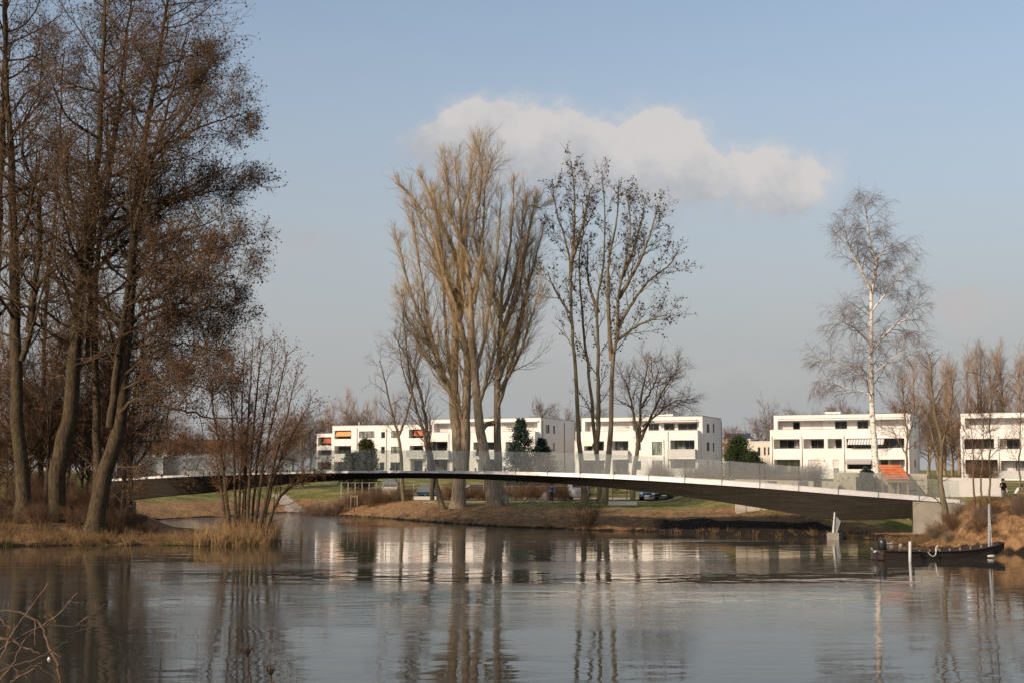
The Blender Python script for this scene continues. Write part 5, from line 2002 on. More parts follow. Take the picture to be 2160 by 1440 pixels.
def flat_block():
    sc, ox, oy = 5.5375, 640, 840
    B = Block('lower white apartment block with orange and red awnings, leftmost of the row', 906, 207, 1001)
    R = B.root
    fx = lambda v, yl=0.0: B.front(ox + v / sc, 1001, yl)[0]
    fz = lambda v, yl=0.0, r=800: B.front(ox + r / sc, oy + v / sc, yl)[1]
    xl, xr, zr = fx(332), fx(1476), fz(315)
    items = [('loggia', 357, 553, 366, 466, [(380, 545, 'pane', 1)]), ('win', 645, 825, 380, 460, 'pane_grey', 2), ('win', 903, 950, 390, 462, 'pane', 0), ('win', 1022, 1122, 378, 462, 'pane_grey', 1), ('loggia', 1228, 1397, 366, 466, [(1240, 1390, 'pane', 1)]),
             ('loggia', 357, 553, 548, 640, [(380, 545, 'pane', 1)]), ('win', 645, 825, 560, 645, 'pane', 2), ('win', 903, 948, 560, 640, 'pane', 0), ('win', 1020, 1125, 560, 640, 'pane_green', 1), ('loggia', 1237, 1397, 552, 685, [(1250, 1390, 'pane', 1)]),
             ('win', 890, 946, 742, 835, 'pane', 0), ('win', 1015, 1125, 742, 840, 'pane', 1), ('loggia', 1250, 1392, 722, 850, [(1260, 1385, 'pane', 1)]), ('loggia', 357, 553, 735, 850, [(370, 545, 'pane', 1)]), ('win', 645, 825, 742, 835, 'pane', 2)]
    ops = [(fx(i[1]), fx(i[2]), fz(i[4]), fz(i[3]), 1.4 if i[0] == 'loggia' else .16) for i in items]
    mb = MB()
    facade(mb, (0, 0, 0), X3, Y3, xl, xr, -.8, zr, ops)
    mb.face([(xr, 0, -.8), (xr, 11, -.8), (xr, 11, zr), (xr, 0, zr)])
    mb.face([(xl, 0, -.8), (xl, 11, -.8), (xl, 11, zr), (xl, 0, zr)])
    mb.face([(xl, 11, -.8), (xr, 11, -.8), (xr, 11, zr), (xl, 11, zr)])
    # lower wing set back on the left
    wl, wr = fx(150, 2.5), fx(330, 2.5)
    zw = fz(408, 2.5, 240)
    w_it = [(165, 322, 450, 545), (165, 322, 600, 660), (165, 322, 740, 830)]
    wops = [(fx(a, 2.5), fx(b, 2.5), fz(d, 2.5, 240), fz(c, 2.5, 240), 1.2) for a, b, c, d in w_it]
    facade(mb, (0, 2.5, 0), X3, Y3, wl, xl - .003, -.8, zw, wops)
    mb.face([(wl, 2.5, -.8), (wl, 9, -.8), (wl, 9, zw), (wl, 2.5, zw)])
    mb.face([(wl, 2.5, zw), (xl, 2.5, zw), (xl, 9, zw), (wl, 9, zw)])
    mb.build('wall', M['render'], R)
    rf = MB()
    rf.box(xl + .05, xr - .05, .05, 10.95, zr - .3, zr - .04)
    r = rf.build('roof', M['roof'], R)
    cm = MB()
    cm.box(xl - .04, xr + .04, -.05, .12, zr + .002, zr + .07)
    cm.build('roof_edge', M['framew'], r)
    ch = MB()
    x, z = B.front(ox + 650 / sc, oy + 272 / sc, 2)
    ch.tube([(x, 2, zr - .1), (x, 2, z)], .09, 6)
    ch.build('vent_pipe', M['framew'], r)
    for (a, b, c, d, dp), lab in zip(wops, 'abc'):
        q = MB()
        q.face([(a, 2.5 + dp, c), (b, 2.5 + dp, c), (b, 2.5 + dp, d), (a, 2.5 + dp, d)])
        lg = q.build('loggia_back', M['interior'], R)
        window(lg, (0, 2.5 + dp, 0), X3, Y3, a + .2, b - .2, c + .05, d - .2, -.07, 'pane', 1)
    awning(R, wops[0][0] + .9, wops[0][1], wops[0][3] - .1, wops[0][2] + .3, 2.9, .3, ['redcloth'])
    for it, (a, b, c, d, dp) in zip(items, ops):
        if it[0] == 'win':
            window(R, (0, 0, 0), X3, Y3, a, b, c, d, .10, it[5], it[6])
        else:
            q = MB()
            q.face([(a, dp, c), (b, dp, c), (b, dp, d), (a, dp, d)])
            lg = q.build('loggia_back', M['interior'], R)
            window(lg, (0, dp, 0), X3, Y3, a + .2, b - .2, c + .03, d - .15, -.07, 'pane', 1)
    for (a, b, q0, q1, m) in ((375, 552, 376, 436, 'orange'), (1290, 1396, 370, 440, 'redcloth')):
        awning(R, fx(a, .1), fx(b, .1), fz(q0, .1), fz(q1, 0), .45, .5, [m])
    bm_ = MB()
    x0, x1, z0, z1 = fx(1195, -1.1), fx(1400, -1.1), fz(690, -1.1), fz(605, -1.1)
    bm_.box(x0, x1, -1.1, -.02, z0 - .15, z0)
    bal = bm_.build('balcony', M['render'], R)
    pn = MB()
    pn.box(x0, x1, -1.1, -1.05, z0 + .002, z1)
    pn.build('balcony_panel', M['balcony'], bal)
    for p in (622, 968):
        q = MB()
        x = fx(p)
        q.tube([(x, -.07, 0), (x, -.07, zr - .3)], .05, 7)
        q.build('downpipe', M['pipe'], R)


flat_block()


def simple_house(label, px0, px1, Y, top_py, base_py, depth, mat, name='house', roof='flat', eave_py=None, wins=(), rz=TH):
    a, b = at(px0, base_py, Y), at(px1, base_py, Y)
    wd = np.linalg.norm((b - a)[:2]) / max(.5, math.cos(rz))
    zt = at((px0 + px1) / 2, top_py if roof == 'flat' else eave_py, Y)[2]
    z0 = a[2]
    R = thing(name, label, 'building', (b[0], b[1], 0), rz)
    mb = MB()
    ops = [(-wd * (1 - u0), -wd * (1 - u1), z0 + (zt - z0) * v0, z0 + (zt - z0) * v1, .15) for (u0, u1, v0, v1) in wins]
    facade(mb, (0, 0, 0), X3, Y3, -wd, 0, z0 - 1, zt, ops)
    mb.face([(0, 0, z0 - 1), (0, depth, z0 - 1), (0, depth, zt), (0, 0, zt)])
    mb.face([(-wd, 0, z0 - 1), (-wd, depth, z0 - 1), (-wd, depth, zt), (-wd, 0, zt)])
    mb.face([(-wd, depth, z0 - 1), (0, depth, z0 - 1), (0, depth, zt), (-wd, depth, zt)])
    for o in ops:
        window(R, (0, 0, 0), X3, Y3, *o[:4], .09, 'pane', 0)
    if roof == 'flat':
        r = MB()
        r.box(-wd - .05, .05, -.05, depth + .05, zt + .002, zt + .12)
        r.build('roof', M['framew'], R)
    else:
        zr = at((px0 + px1) / 2, top_py, Y)[2]
        r = MB()
        if roof == 'gable_front':
            m_ = -wd / 2
            mb.face([(-wd, 0, zt), (0, 0, zt), (m_, 0, zr)])
            mb.face([(-wd, depth, zt), (0, depth, zt), (m_, depth, zr)])
            for (xe, s) in ((-wd - .3, 1), (.3, -1)):
                ze = zt - .25
                r.hexa([(xe, -.3, ze), (m_, -.3, zr + .02), (m_, depth + .3, zr + .02), (xe, depth + .3, ze), (xe, -.3, ze + .15), (m_, -.3, zr + .17), (m_, depth + .3, zr + .17), (xe, depth + .3, ze + .15)])
        else:
            m_ = depth / 2
            mb.face([(0, 0, zt), (0, depth, zt), (0, m_, zr)])
            mb.face([(-wd, 0, zt), (-wd, depth, zt), (-wd, m_, zr)])
            for (ye) in (-.3, depth + .3):
                ze = zt - .2
                r.hexa([(-wd - .3, ye, ze), (.3, ye, ze), (.3, m_, zr), (-wd - .3, m_, zr), (-wd - .3, ye, ze + .15), (.3, ye, ze + .15), (.3, m_, zr + .15), (-wd - .3, m_, zr + .15)])
        r.build('roof', M['redroof'], R)
    mb.build('wall', M[mat], R)
    return R


simple_house('narrow cream building end showing between the shaded end wall and the middle block', 1188, 1216, 240, 930, 1000, 9, 'render2', wins=[(.25, .5, .1, .38), (.6, .9, .1, .38)])
h = simple_house('cream flat-roofed building with solar panels behind the pine', 1516, 1584, 235, 926, 1005, 8, 'render2')
h2 = simple_house('low cream building with small windows left of the striped-awning block', 1580, 1632, 228, 931, 1005, 10, 'render2', wins=[(.42, .52, .60, .85), (.65, .72, .62, .85), (.80, .86, .62, .85)])
sp = MB()
zt_ = at(1550, 926, 235)[2]
for k in range(2):
    x0 = -5.2 + k * 2.5
    sp2 = MB()
    sp2.hexa([(x0, 1.0, zt_ + .15), (x0 + 2.3, 1.0, zt_ + .15), (x0 + 2.3, 2.4, zt_ + 1.15), (x0, 2.4, zt_ + 1.15), (x0, .95, zt_ + .2), (x0 + 2.3, .95, zt_ + .2), (x0 + 2.3, 2.35, zt_ + 1.2), (x0, 2.35, zt_ + 1.2)])
    sp2.build('solar_panel', M['solar'], h)
simple_house('house with red roof and pale gable, left of the pair behind the glass parapet', 330, 356, 185, 938, 985, 12, 'render2', roof='gable_front', eave_py=962, rz=.15)
simple_house('second pale-gabled house with red roof, right of the pair', 383, 404, 185, 942, 985, 12, 'render2', roof='gable_front', eave_py=962, rz=.15)
simple_house('long house with old red roof behind the two pale gables', 318, 500, 205, 926, 985, 11, 'render2', roof='ridge', eave_py=950, rz=.05)
tw = thing('roof_turret', 'pointed dark red turret rising above the long red roof', 'turret', at(384, 985, 206) * np.array([1, 1, 0]))
tb = MB()
zt0, zt1 = at(384, 928, 206)[2], at(384, 910, 206)[2]
tb.lathe([(1.2, 3.0), (1.2, zt0 - .5)], (0, 0, 0), 8)
tb.build('shaft', M['redroof'], tw)
tb = MB()
tb.lathe([(1.5, zt0 - .5), (.9, zt0 + .3), (.05, zt1)], (0, 0, 0), 8)
tb.build('roof', M['redroof'], tw)

# low pale shed and parked trailers seen through the left parapet
def low_hut(label, px0, px1, Y, top_py, mat, roofmat, name='hut', cat='hut', roof_drop=.5, depth=3.0):
    a, b = xat(px0, Y), xat(px1, Y)
    z = ghs((a + b) / 2, Y)
    zt = at(px0, top_py, Y)[2]
    R = thing(name, label, cat, ((a + b) / 2, Y, z))
    w_, h_ = abs(b - a) / 2, zt - z
    mb = MB()
    mb.box(-w_, w_, 0, depth, -.1, h_ - roof_drop)
    mb.build('wall', M[mat], R)
    r = MB()
    r.hexa([(-w_ - .15, -.2, h_ - roof_drop), (w_ + .15, -.2, h_ - roof_drop), (w_ + .15, depth + .2, h_ - roof_drop), (-w_ - .15, depth + .2, h_ - roof_drop),
            (-w_ + .5, depth * .45, h_), (w_ - .5, depth * .45, h_), (w_ - .5, depth * .6, h_), (-w_ + .5, depth * .6, h_)])
    r.build('roof', M[roofmat], R)
    return R, w_, h_


R_, w_, h_ = low_hut('low blue hut with grey sloping roof behind the left white bench', 879, 927, 136, 1020, 'bluetarp', 'shedroof', depth=2.6, roof_drop=.85)
for k in range(3):
    mb = MB()
    mb.box(-w_ + .25 + k * .75, -w_ + .85 + k * .75, -.05, -.003, .25, .62)
    mb.build('window', M['pane'], R_)
R_, w_, h_ = low_hut('small garden shed with pale gable under the bridge near the row of white fence posts', 806, 838, 150, 1006, 'render2', 'shedroof', depth=2.5, roof_drop=.9)
low_hut('low white and green container left of the bridge deck', 308, 352, 150, 984, 'whitecloth', 'framew', 'container', 'container', .15)
low_hut('low pale container beside the white and green one', 362, 420, 152, 986, 'render2', 'shedroof', 'container', 'container', .2)
low_hut('small pale hut behind the dark leaning alder', 246, 282, 148, 980, 'render2', 'shedroof', 'hut', 'hut', .6)


# ------------------------------------------------------------------ garden walls, tiled shelter
def wall_px(label, pts, Y, thick, mat, name='garden_wall', cap=None, yturn=0.0):
    """pts: (px, top_py) along the wall"""
    x0, x1 = xat(pts[0][0], Y), xat(pts[-1][0], Y)
    zb = min(ghs(x0, Y), ghs(x1, Y)) - .8
    R = thing(name, label, 'wall', ((x0 + x1) / 2, Y, zb))
    o = np.array(R.location)
    mb = MB()
    for (a, b) in zip(pts, pts[1:]):
        if b[0] - a[0] < .6:
            continue
        A, Bv = at(a[0], a[1], Y), at(b[0], b[1], Y)
        mb.hexa([(A[0] - o[0], 0, 0), (Bv[0] - o[0], 0, 0), (Bv[0] - o[0], thick, 0), (A[0] - o[0], thick, 0), (A[0] - o[0], 0, A[2] - o[2]), (Bv[0] - o[0], 0, Bv[2] - o[2]), (Bv[0] - o[0], thick, Bv[2] - o[2]), (A[0] - o[0], thick, A[2] - o[2])])
    mb.build('wall_body', M[mat], R)
    return R


# sand-coloured stepped walls with inlaid stones
W1 = wall_px('low sand-coloured wall with inlaid dark stones, left step', [(1736, 1014), (1768, 1014.01)], 96, .4, 'sandwall')
W2 = wall_px('taller sand-coloured wall with inlaid dark stones, middle step', [(1761, 995.5), (1805, 996)], 96.8, .4, 'sandwall')
W3 = wall_px('long sand-coloured wall running behind the tiled shelter', [(1804, 996), (1880, 997), (1955, 998.5)], 97.6, .4, 'sandwall')


def stones(R, Y, lst):
    o = np.array(R.location)
    for (px, py, w_, h_) in lst:
        a, b = at(px - w_, py + h_, Y), at(px + w_, py - h_, Y)
        mb = MB()
        mb.box(a[0] - o[0], b[0] - o[0], -.03, .05, a[2] - o[2], b[2] - o[2])
        mb.build('inlaid_stone', M['stone_mark'], R)


cc = lambda x, y: (1500 + x / 4.6456, 840 + y / 4.6456)
stones(W1, 96, [(*cc(1134, 832), 1.5, 1.6), (*cc(1188, 862), 2.5, .6), (*cc(1283, 838), 2.2, 2.4)])
stones(W2, 96.8, [(*cc(1240, 805), 3.2, 1.0), (*cc(1290, 785), 2.4, 1.2), (*cc(1345, 772), 1.8, 1.8), (*cc(1332, 806), 1.8, 1.2), (*cc(1375, 872), 1.0, 2.4)])
stones(W3, 97.6, [(*cc(1465, 806), 6, 1.4), (*cc(1632, 832), 4.5, .9), (*cc(2015, 797), 15, 1.2), (*cc(2080, 852), 2, 2), (*cc(2075, 880), 1.5, 1.5), (*cc(1890, 820), 3, 1.4), (*cc(1665, 905), 1, 1.6)])
WH = wall_px('white garden wall right of the bank tree', [(1990, 1006), (2112, 1008)], 104, .3, 'paintwall')
WB = wall_px('dark-topped low garden wall left of the sand-coloured steps', [(1552, 1009.5), (1716, 1013.5)], 98, .5, 'sandwall')
o = np.array(WB.location)
for k in range(5):
    a, b = at(1552 + k * 33, 1009.5, 98), at(1552 + k * 33 + 20, 1030, 98)
    mb = MB()
    mb.box(a[0] - o[0], b[0] - o[0], -.06, -.003, .3, a[2] - o[2] - .15)
    mb.build('panel', M['frame' if k in (2, 4) else 'sandwall'], WB)
hb = []
gpx = 0
for k in range(13):
    px = 1532 + k * 13.5
    x = xat(px, 99.4)
    zt_ = at(px, 1009, 98)[2]
    shr[2].put((x, 99.4 + rr.uniform(-.2, .5), zt_ - .45), rr.uniform(0, 6), (.62, .62, .36), 'clipped dark brown hedge plant behind the low garden wall', 'hedge behind the low garden wall')
# white flood wall panels under the bridge
FW = wall_px('cream concrete flood wall under the bridge right of the parked cars', [(1507, 1054.5), (1598, 1060)], 117, .35, 'sandwall', 'flood_wall')
o = np.array(FW.location)
for px in (1530, 1538, 1562, 1570, 1586):
    a = at(px, 1060, 117)
    mb = MB()
    mb.box(a[0] - o[0] - .04, a[0] - o[0] + .04, -.03, .05, .7, at(px, 1056.5, 117)[2] - o[2])
    mb.build('panel_joint', M['frame'], FW)

# tiled shelter
def shelter():
    Y = 95.0
    s = F / Y
    zf = at(1885, 1010, Y)[2]
    zbk = at(1870, 980, Y + 1.2)[2]
    xa, xb = xat(1872, Y), xat(1919, Y)
    z0 = ghs(xa, Y)
    R = thing('tiled_shelter', 'small open shelter with red clay tile roof in front of the sand-coloured wall', 'shelter', ((xa + xb) / 2, Y, z0))
    o = np.array(R.location)
    # roof slope: front edge low, back edge high, shifted left as seen in the photo
    fl, fr = at(1872, 1010.5, Y), at(1920, 1010.5, Y)
    bl, br_ = at(1852.5, 980, Y + 2.0), at(1901, 980, Y + 2.0)
    fl, fr, bl, br_ = [p - o for p in (fl, fr, bl, br_)]
    up = np.array((0, -.25, .35))
    up = up / np.linalg.norm(up)
    nrow, ncol = 6, 15
    for r in range(nrow):
        mb = MB()
        f0, f1 = r / nrow, (r + 1.18) / nrow
        for c in range(ncol):
            u0, u1 = c / ncol, (c + 1) / ncol
            q = lambda f, u: (fl * (1 - u) + fr * u) * (1 - f) + (bl * (1 - u) + br_ * u) * f
            a, b, c_, d = q(f0, u0), q(f0, u1), q(f1, u1), q(f1, u0)
            m0, m1 = (a + b) / 2 + up * .07, (c_ + d) / 2 + up * .02
            mb.face([a + up * .02, m0, m1, d - up * .02])
            mb.face([m0, b + up * .02, c_ - up * .02, m1])
            mb.face([a + up * .02, a - up * .03, b - up * .03, b + up * .02, m0])
        mb.build('tile_row', M['tile'], R)
    bd = MB()
    for A_, B_ in ((fl, fr), (bl, br_)):
        bd.hexa([A_ + (0, 0, -.2), B_ + (0, 0, -.2), B_ + (0, .1, -.2), A_ + (0, .1, -.2), A_ + (0, 0, -.06), B_ + (0, 0, -.06), B_ + (0, .1, -.06), A_ + (0, .1, -.06)])
    for u in (0, .5, 1):
        A_, B_ = fl * (1 - u) + fr * u, bl * (1 - u) + br_ * u
        bd.hexa([A_ + (-.04, .05, -.2), A_ + (.04, .05, -.2), B_ + (.04, 0, -.2), B_ + (-.04, 0, -.2), A_ + (-.04, .05, -.05), A_ + (.04, .05, -.05), B_ + (.04, 0, -.05), B_ + (-.04, 0, -.05)])
    bd.build('rafters', M['wood'], R)
    for p in (fl + (.15, .2, 0), fr + (-.15, .2, 0), fl * .5 + fr * .5 + (0, .2, 0), bl + (.2, -.2, 0), br_ + (-.2, -.2, 0)):
        pm = MB()
        pm.box(p[0] - .06, p[0] + .06, p[1] - .06, p[1] + .06, -.3, p[2] - .1)
        pm.build('post', M['wood'], R)
    sh = MB()
    w0, w1 = fl[0] + .3, (fl[0] + fr[0]) / 2 + .1
    for z in (.55, .95, 1.3):
        sh.box(w0, w1, .5, .9, z, z + .05)
    sh.build('shelf', M['wood'], R)
    bk = MB()
    bk.box(w0, w1, .92, .97, .2, fl[2] - .25)
    bk.build('back_board', M['stone_mark'], R)


shelter()

# ------------------------------------------------------------------ things on the far lawn
def bench(label, px0, px1, Y, top_py):
    a, b = xat(px0, Y), xat(px1, Y)
    z = min(ghs(a, Y), ghs(b, Y))
    h_ = at(px0, top_py, Y)[2] - z
    R = thing('block_bench', label, 'bench', ((a + b) / 2, Y, z))
    w_ = (b - a) / 2
    mb = MB()
    mb.box(-w_, w_, -.35, .35, .12, h_)
    mb.build('seat_block', M['render2'], R)
    mb = MB()
    mb.box(-w_ + .08, w_ - .08, -.27, .27, -.2, .118)
    mb.build('plinth', M['stone_mark'], R)


bench('long white concrete block bench left of the poplar clump', 874, 921, ground_at(897, 1055.5), 1046)
bench('long white concrete block bench right of the dark poplar trio', 1283, 1342, ground_at(1312, 1068), 1056.5)


def boulder(label, px, Y, w_, h_, seed):
    rng = np.random.default_rng(seed)
    x = xat(px, Y)
    mb = MB()
    rings, n = 5, 9
    prof = [(.85, -.15), (1.0, .25), (.85, .62), (.5, .9), (.12, 1.0)]
    mb.lathe([(r * w_, z * h_) for r, z in prof], (0, 0, 0), n)
    mb.v = [(v[0] * rng.uniform(.86, 1.12), v[1] * rng.uniform(.86, 1.1), v[2] * rng.uniform(.9, 1.08)) for v in mb.v]
    o = mb.build('boulder', M['stone'], None, (x, Y, ghs(x, Y)), 0, True)
    tag(o, label, 'boulder')


boulder('rounded grey boulder against the foot of the leaning pale poplar', 1066, 117, .42, 1.0, 1)
boulder('low flat stone on the path edge right of the boulder', 1122, 125, .42, .32, 2)
boulder('small upright grey stone left of the raking person', 1149, 130, .38, 1.0, 3)
boulder('round rusty-brown stone ball at the left end of the flood wall', 1497, 119.5, .46, .95, 4)
for k, (px, py, s) in enumerate([(1884, 1144, .20), (1903, 1146, .15), (1874, 1143, .16)]):
    p = onz(px, py, .12)
    rng = np.random.default_rng(60 + k)
    mb = MB()
    mb.lathe([(r * s, z * s * .8) for r, z in [(.8, -.3), (1.0, .2), (.8, .6), (.3, .9)]], (0, 0, 0), 8)
    mb.v = [(v[0] * rng.uniform(.8, 1.15), v[1] * rng.uniform(.8, 1.15), v[2] * rng.uniform(.85, 1.1)) for v in mb.v]
    o = mb.build('shore_stone', M['stone'], None, (p[0], p[1] + .3, max(0, ghs(p[0], p[1] + .3))), rng.uniform(0, 6), True)
    tag(o, 'pale stone at the waterline behind the stern of the boat', 'stone', 'shore stones by the boat')


def fence(label, px0, px1, Y, n, h_, mat='steel', rail=True, name='fence', top_py=None, wid=.05):
    R = thing(name, label, 'fence', (xat(px0, Y), Y, ghs(xat(px0, Y), Y)))
    o = np.array(R.location)
    pts = []
    for k in range(n):
        x = xat(px0 + (px1 - px0) * k / (n - 1), Y)
        z = ghs(x, Y)
        if top_py is not None:
            z = at((px0 + px1) / 2, top_py, Y)[2] - h_
        pts.append((x, z))
        mb = MB()
        mb.box(x - o[0] - wid, x - o[0] + wid, -wid, wid, z - o[2] - .6, z - o[2] + h_)
        mb.build('post', M[mat], R)
    if rail:
        for hh in ([h_ - .08, h_ * .5] if rail == 2 else [h_ - .06]):
            mb = MB()
            mb.tube([(x - o[0], -.08, z - o[2] + hh) for x, z in pts], .02, 5)
            mb.build('rail', M[mat], R)
    return R


fence('row of thin white fence posts with wire left of the blue hut', 720, 838, 138.5, 9, 1.3, 'steel', 1, top_py=1016, wid=.035)
fence('pale horizontal rail fence behind the poplar clump', 930, 1200, 139, 10, 1.3, 'steel', 2, top_py=1023, wid=.035)
fence('rail fence behind the blue hut', 846, 925, 139.5, 4, 1.5, 'steel', 1, top_py=1019, wid=.04)
fence('thin grey path railing at the bridge head beside the two people', 2062, 2190, 84.6, 6, 1.0, 'steel', 1, 'railing', top_py=1049, wid=.02)


def tree_stakes(label, px, Y):
    x = xat(px, Y)
    R = thing('tree_stakes', label, 'stakes', (x, Y, ghs(x, Y)))
    for (dx, dy) in ((-.32, -.1), (.32, -.1), (0, .35)):
        mb = MB()
        mb.tube([(dx, dy, -.2), (dx, dy, 1.75)], .045, 6)
        mb.build('stake', M['wood'], R, smooth=True)
    mb = MB()
    mb.box(-.36, .36, -.18, -.145, 1.55, 1.65)
    mb.build('crossbar', M['wood'], R)
    mb = MB()
    mb.tube([(0, .05, -.1), (.02, .05, 1.6), (-.02, .05, 2.6)], [.03, .025, .01], 5)
    mb.build('sapling_stem', M['bg_bark'], R)


tree_stakes('three wooden stakes supporting a sapling under the left part of the bridge', 748, 131)
fence('pair of rusty-brown posts right of the dark poplar trio', 1292, 1322, 133, 2, 1.9, 'wood', 0, 'post_pair')
fence('broad brown garden posts left of the blue car', 1330, 1352, 134.5, 2, 2.0, 'wood', 1, 'post_pair')


# ------------------------------------------------------------------ cars
def car(label, px, Y, rz, paint, kind='hatch'):
    x = xat(px, Y)
    R = thing('parked_car', label, 'car', (x, Y, ghs(x, Y) + .02), rz)
    L, W = 4.2, 1.74
    if kind == 'van':
        prof = [(-2.2, .35), (-2.25, .8), (-2.1, 1.05), (-1.35, 1.25), (-.75, 1.92), (2.1, 1.98), (2.2, 1.5), (2.2, .35)]
        cab = [(-1.28, 1.27), (-.72, 1.86), (2.0, 1.86), (2.1, 1.25)]
        L = 4.5
    else:
        prof = [(-2.1, .32), (-2.14, .62), (-2.0, .80), (-1.1, .96), (1.75, 1.0), (2.08, .92), (2.1, .5), (2.05, .32)]
        cab = [(-1.15, .95), (-.45, 1.44), (1.05, 1.46), (1.8, .98)]
    mb = MB()
    n = len(prof)
    ys = [(-W / 2 + .10, .94), (-W / 2, 1.0), (W / 2, 1.0), (W / 2 - .10, .94)]
    secs = []
    for (y, k) in ((-W / 2 + .07, .96), (-W / 2, 1.0), (W / 2, 1.0), (W / 2 - .07, .96)):
        secs.append([(px_ * k, y, .32 + (pz - .32) * (1.0 if k == 1 else 1.03)) for px_, pz in prof])
    secs = [secs[1], secs[0], secs[3], secs[2]]
    secs = [[(p[0], p[1], p[2]) for p in s] for s in secs]
    order = [[(a * .97, -W / 2 + .0, z) for a, z in prof], [(a, -W / 2 + .12, z + (.02 if z > .7 else 0)) for a, z in prof], [(a, W / 2 - .12, z + (.02 if z > .7 else 0)) for a, z in prof], [(a * .97, W / 2, z) for a, z in prof]]
    for s0, s1 in zip(order, order[1:]):
        for k in range(n):
            mb.face([s0[k], s0[(k + 1) % n], s1[(k + 1) % n], s1[k]])
    mb.face(order[0][::-1])
    mb.face(order[-1])
    body = mb.build('body', M[paint], R)
    # greenhouse
    g = MB()
    ca = [(a, -W / 2 + .14 + (.16 if z > 1.2 and kind != 'van' else .06 if z > 1.5 else 0), z) for a, z in cab]
    cb = [(a, -y, z) for a, y, z in ca]
    nn = len(ca)
    for k in range(nn):
        g.face([ca[k], ca[(k + 1) % nn], cb[(k + 1) % nn], cb[k]])
    g.face(ca[::-1])
    g.face(cb)
    if kind == 'van':
        for f in range(len(g.v)):
            pass
        w1 = MB()
        w1.hexa([(-1.36, -.72, 1.27), (-1.36, .72, 1.27), (-1.30, .72, 1.27), (-1.30, -.72, 1.27), (-.83, -.66, 1.84), (-.83, .66, 1.84), (-.77, .66, 1.84), (-.77, -.66, 1.84)])
        w1.build('windscreen', M['carglass'], R)
        w2 = MB()
        w2.box(-.7, 1.9, -W / 2 - .006, -W / 2 + .02, 1.25, 1.68)
        w2.build('side_window', M['carglass'], R)
    else:
        g.build('windows', M['carglass'], R)
        rf = MB()
        rf.hexa([(-.46, -.56, 1.44), (-.46, .56, 1.44), (1.08, .56, 1.46), (1.08, -.56, 1.46), (-.36, -.50, 1.485), (-.36, .50, 1.485), (1.0, .50, 1.50), (1.0, -.50, 1.50)])
        rf.build('roof', M[paint], R)
    for sx in (-1.3, 1.3):
        for sy in (-1, 1):
            t_ = MB()
            y0 = sy * (W / 2 - .2)
            t_.tube([(sx, y0, .31), (sx, y0 + sy * .22, .31)], .31, 14)
            ty = t_.build('wheel', M['tyre'], R)
            r_ = MB()
            r_.tube([(sx, y0 + sy * .20, .31), (sx, y0 + sy * .232, .31)], .19, 10)
            r_.build('rim', M['chrome'], ty)
    for sy in (-1, 1):
        hl = MB()
        hl.hexa([(-2.16, sy * .62 - .18, .66), (-2.16, sy * .62 + .18, .66), (-2.0, sy * .64 + .18, .66), (-2.0, sy * .64 - .18, .66), (-2.12, sy * .62 - .16, .82), (-2.12, sy * .62 + .16, .82), (-1.9, sy * .64 + .16, .84), (-1.9, sy * .64 - .16, .84)])
        hl.build('headlight', M['lamp'], R)
        mr = MB()
        mr.box(-.95, -.8, sy * (W / 2 + .02) - .02, sy * (W / 2 + .16) + .02, 1.0, 1.14)
        mr.build('mirror', M[paint], R)
    gr = MB()
    gr.box(-2.165, -2.10, -.42, .42, .62, .76)
    gr.build('grille', M['black'], R)
    pl = MB()
    pl.box(-2.18, -2.14, -.26, .26, .42, .53)
    pl.build('number_plate', M['plate'], R)
    bp = MB()
    bp.box(-2.17, -2.05, -.78, .78, .34, .41)
    bp.build('bumper', M['black'], R)


car('black car with headlights facing the river, parked right of the blue one', 1400, 130.8, PI / 2 - .12, 'carblack')
car('blue car parked left of the black car under the bridge', 1369, 133.5, PI / 2 - .2, 'carblue')
car('silver van facing the river left of the dark poplar trio', 1219, 134.5, PI / 2 + .05, 'carwhite', 'van')
car('dark car half hidden behind the leaning pale poplar', 998, 145, .15, 'carblack')


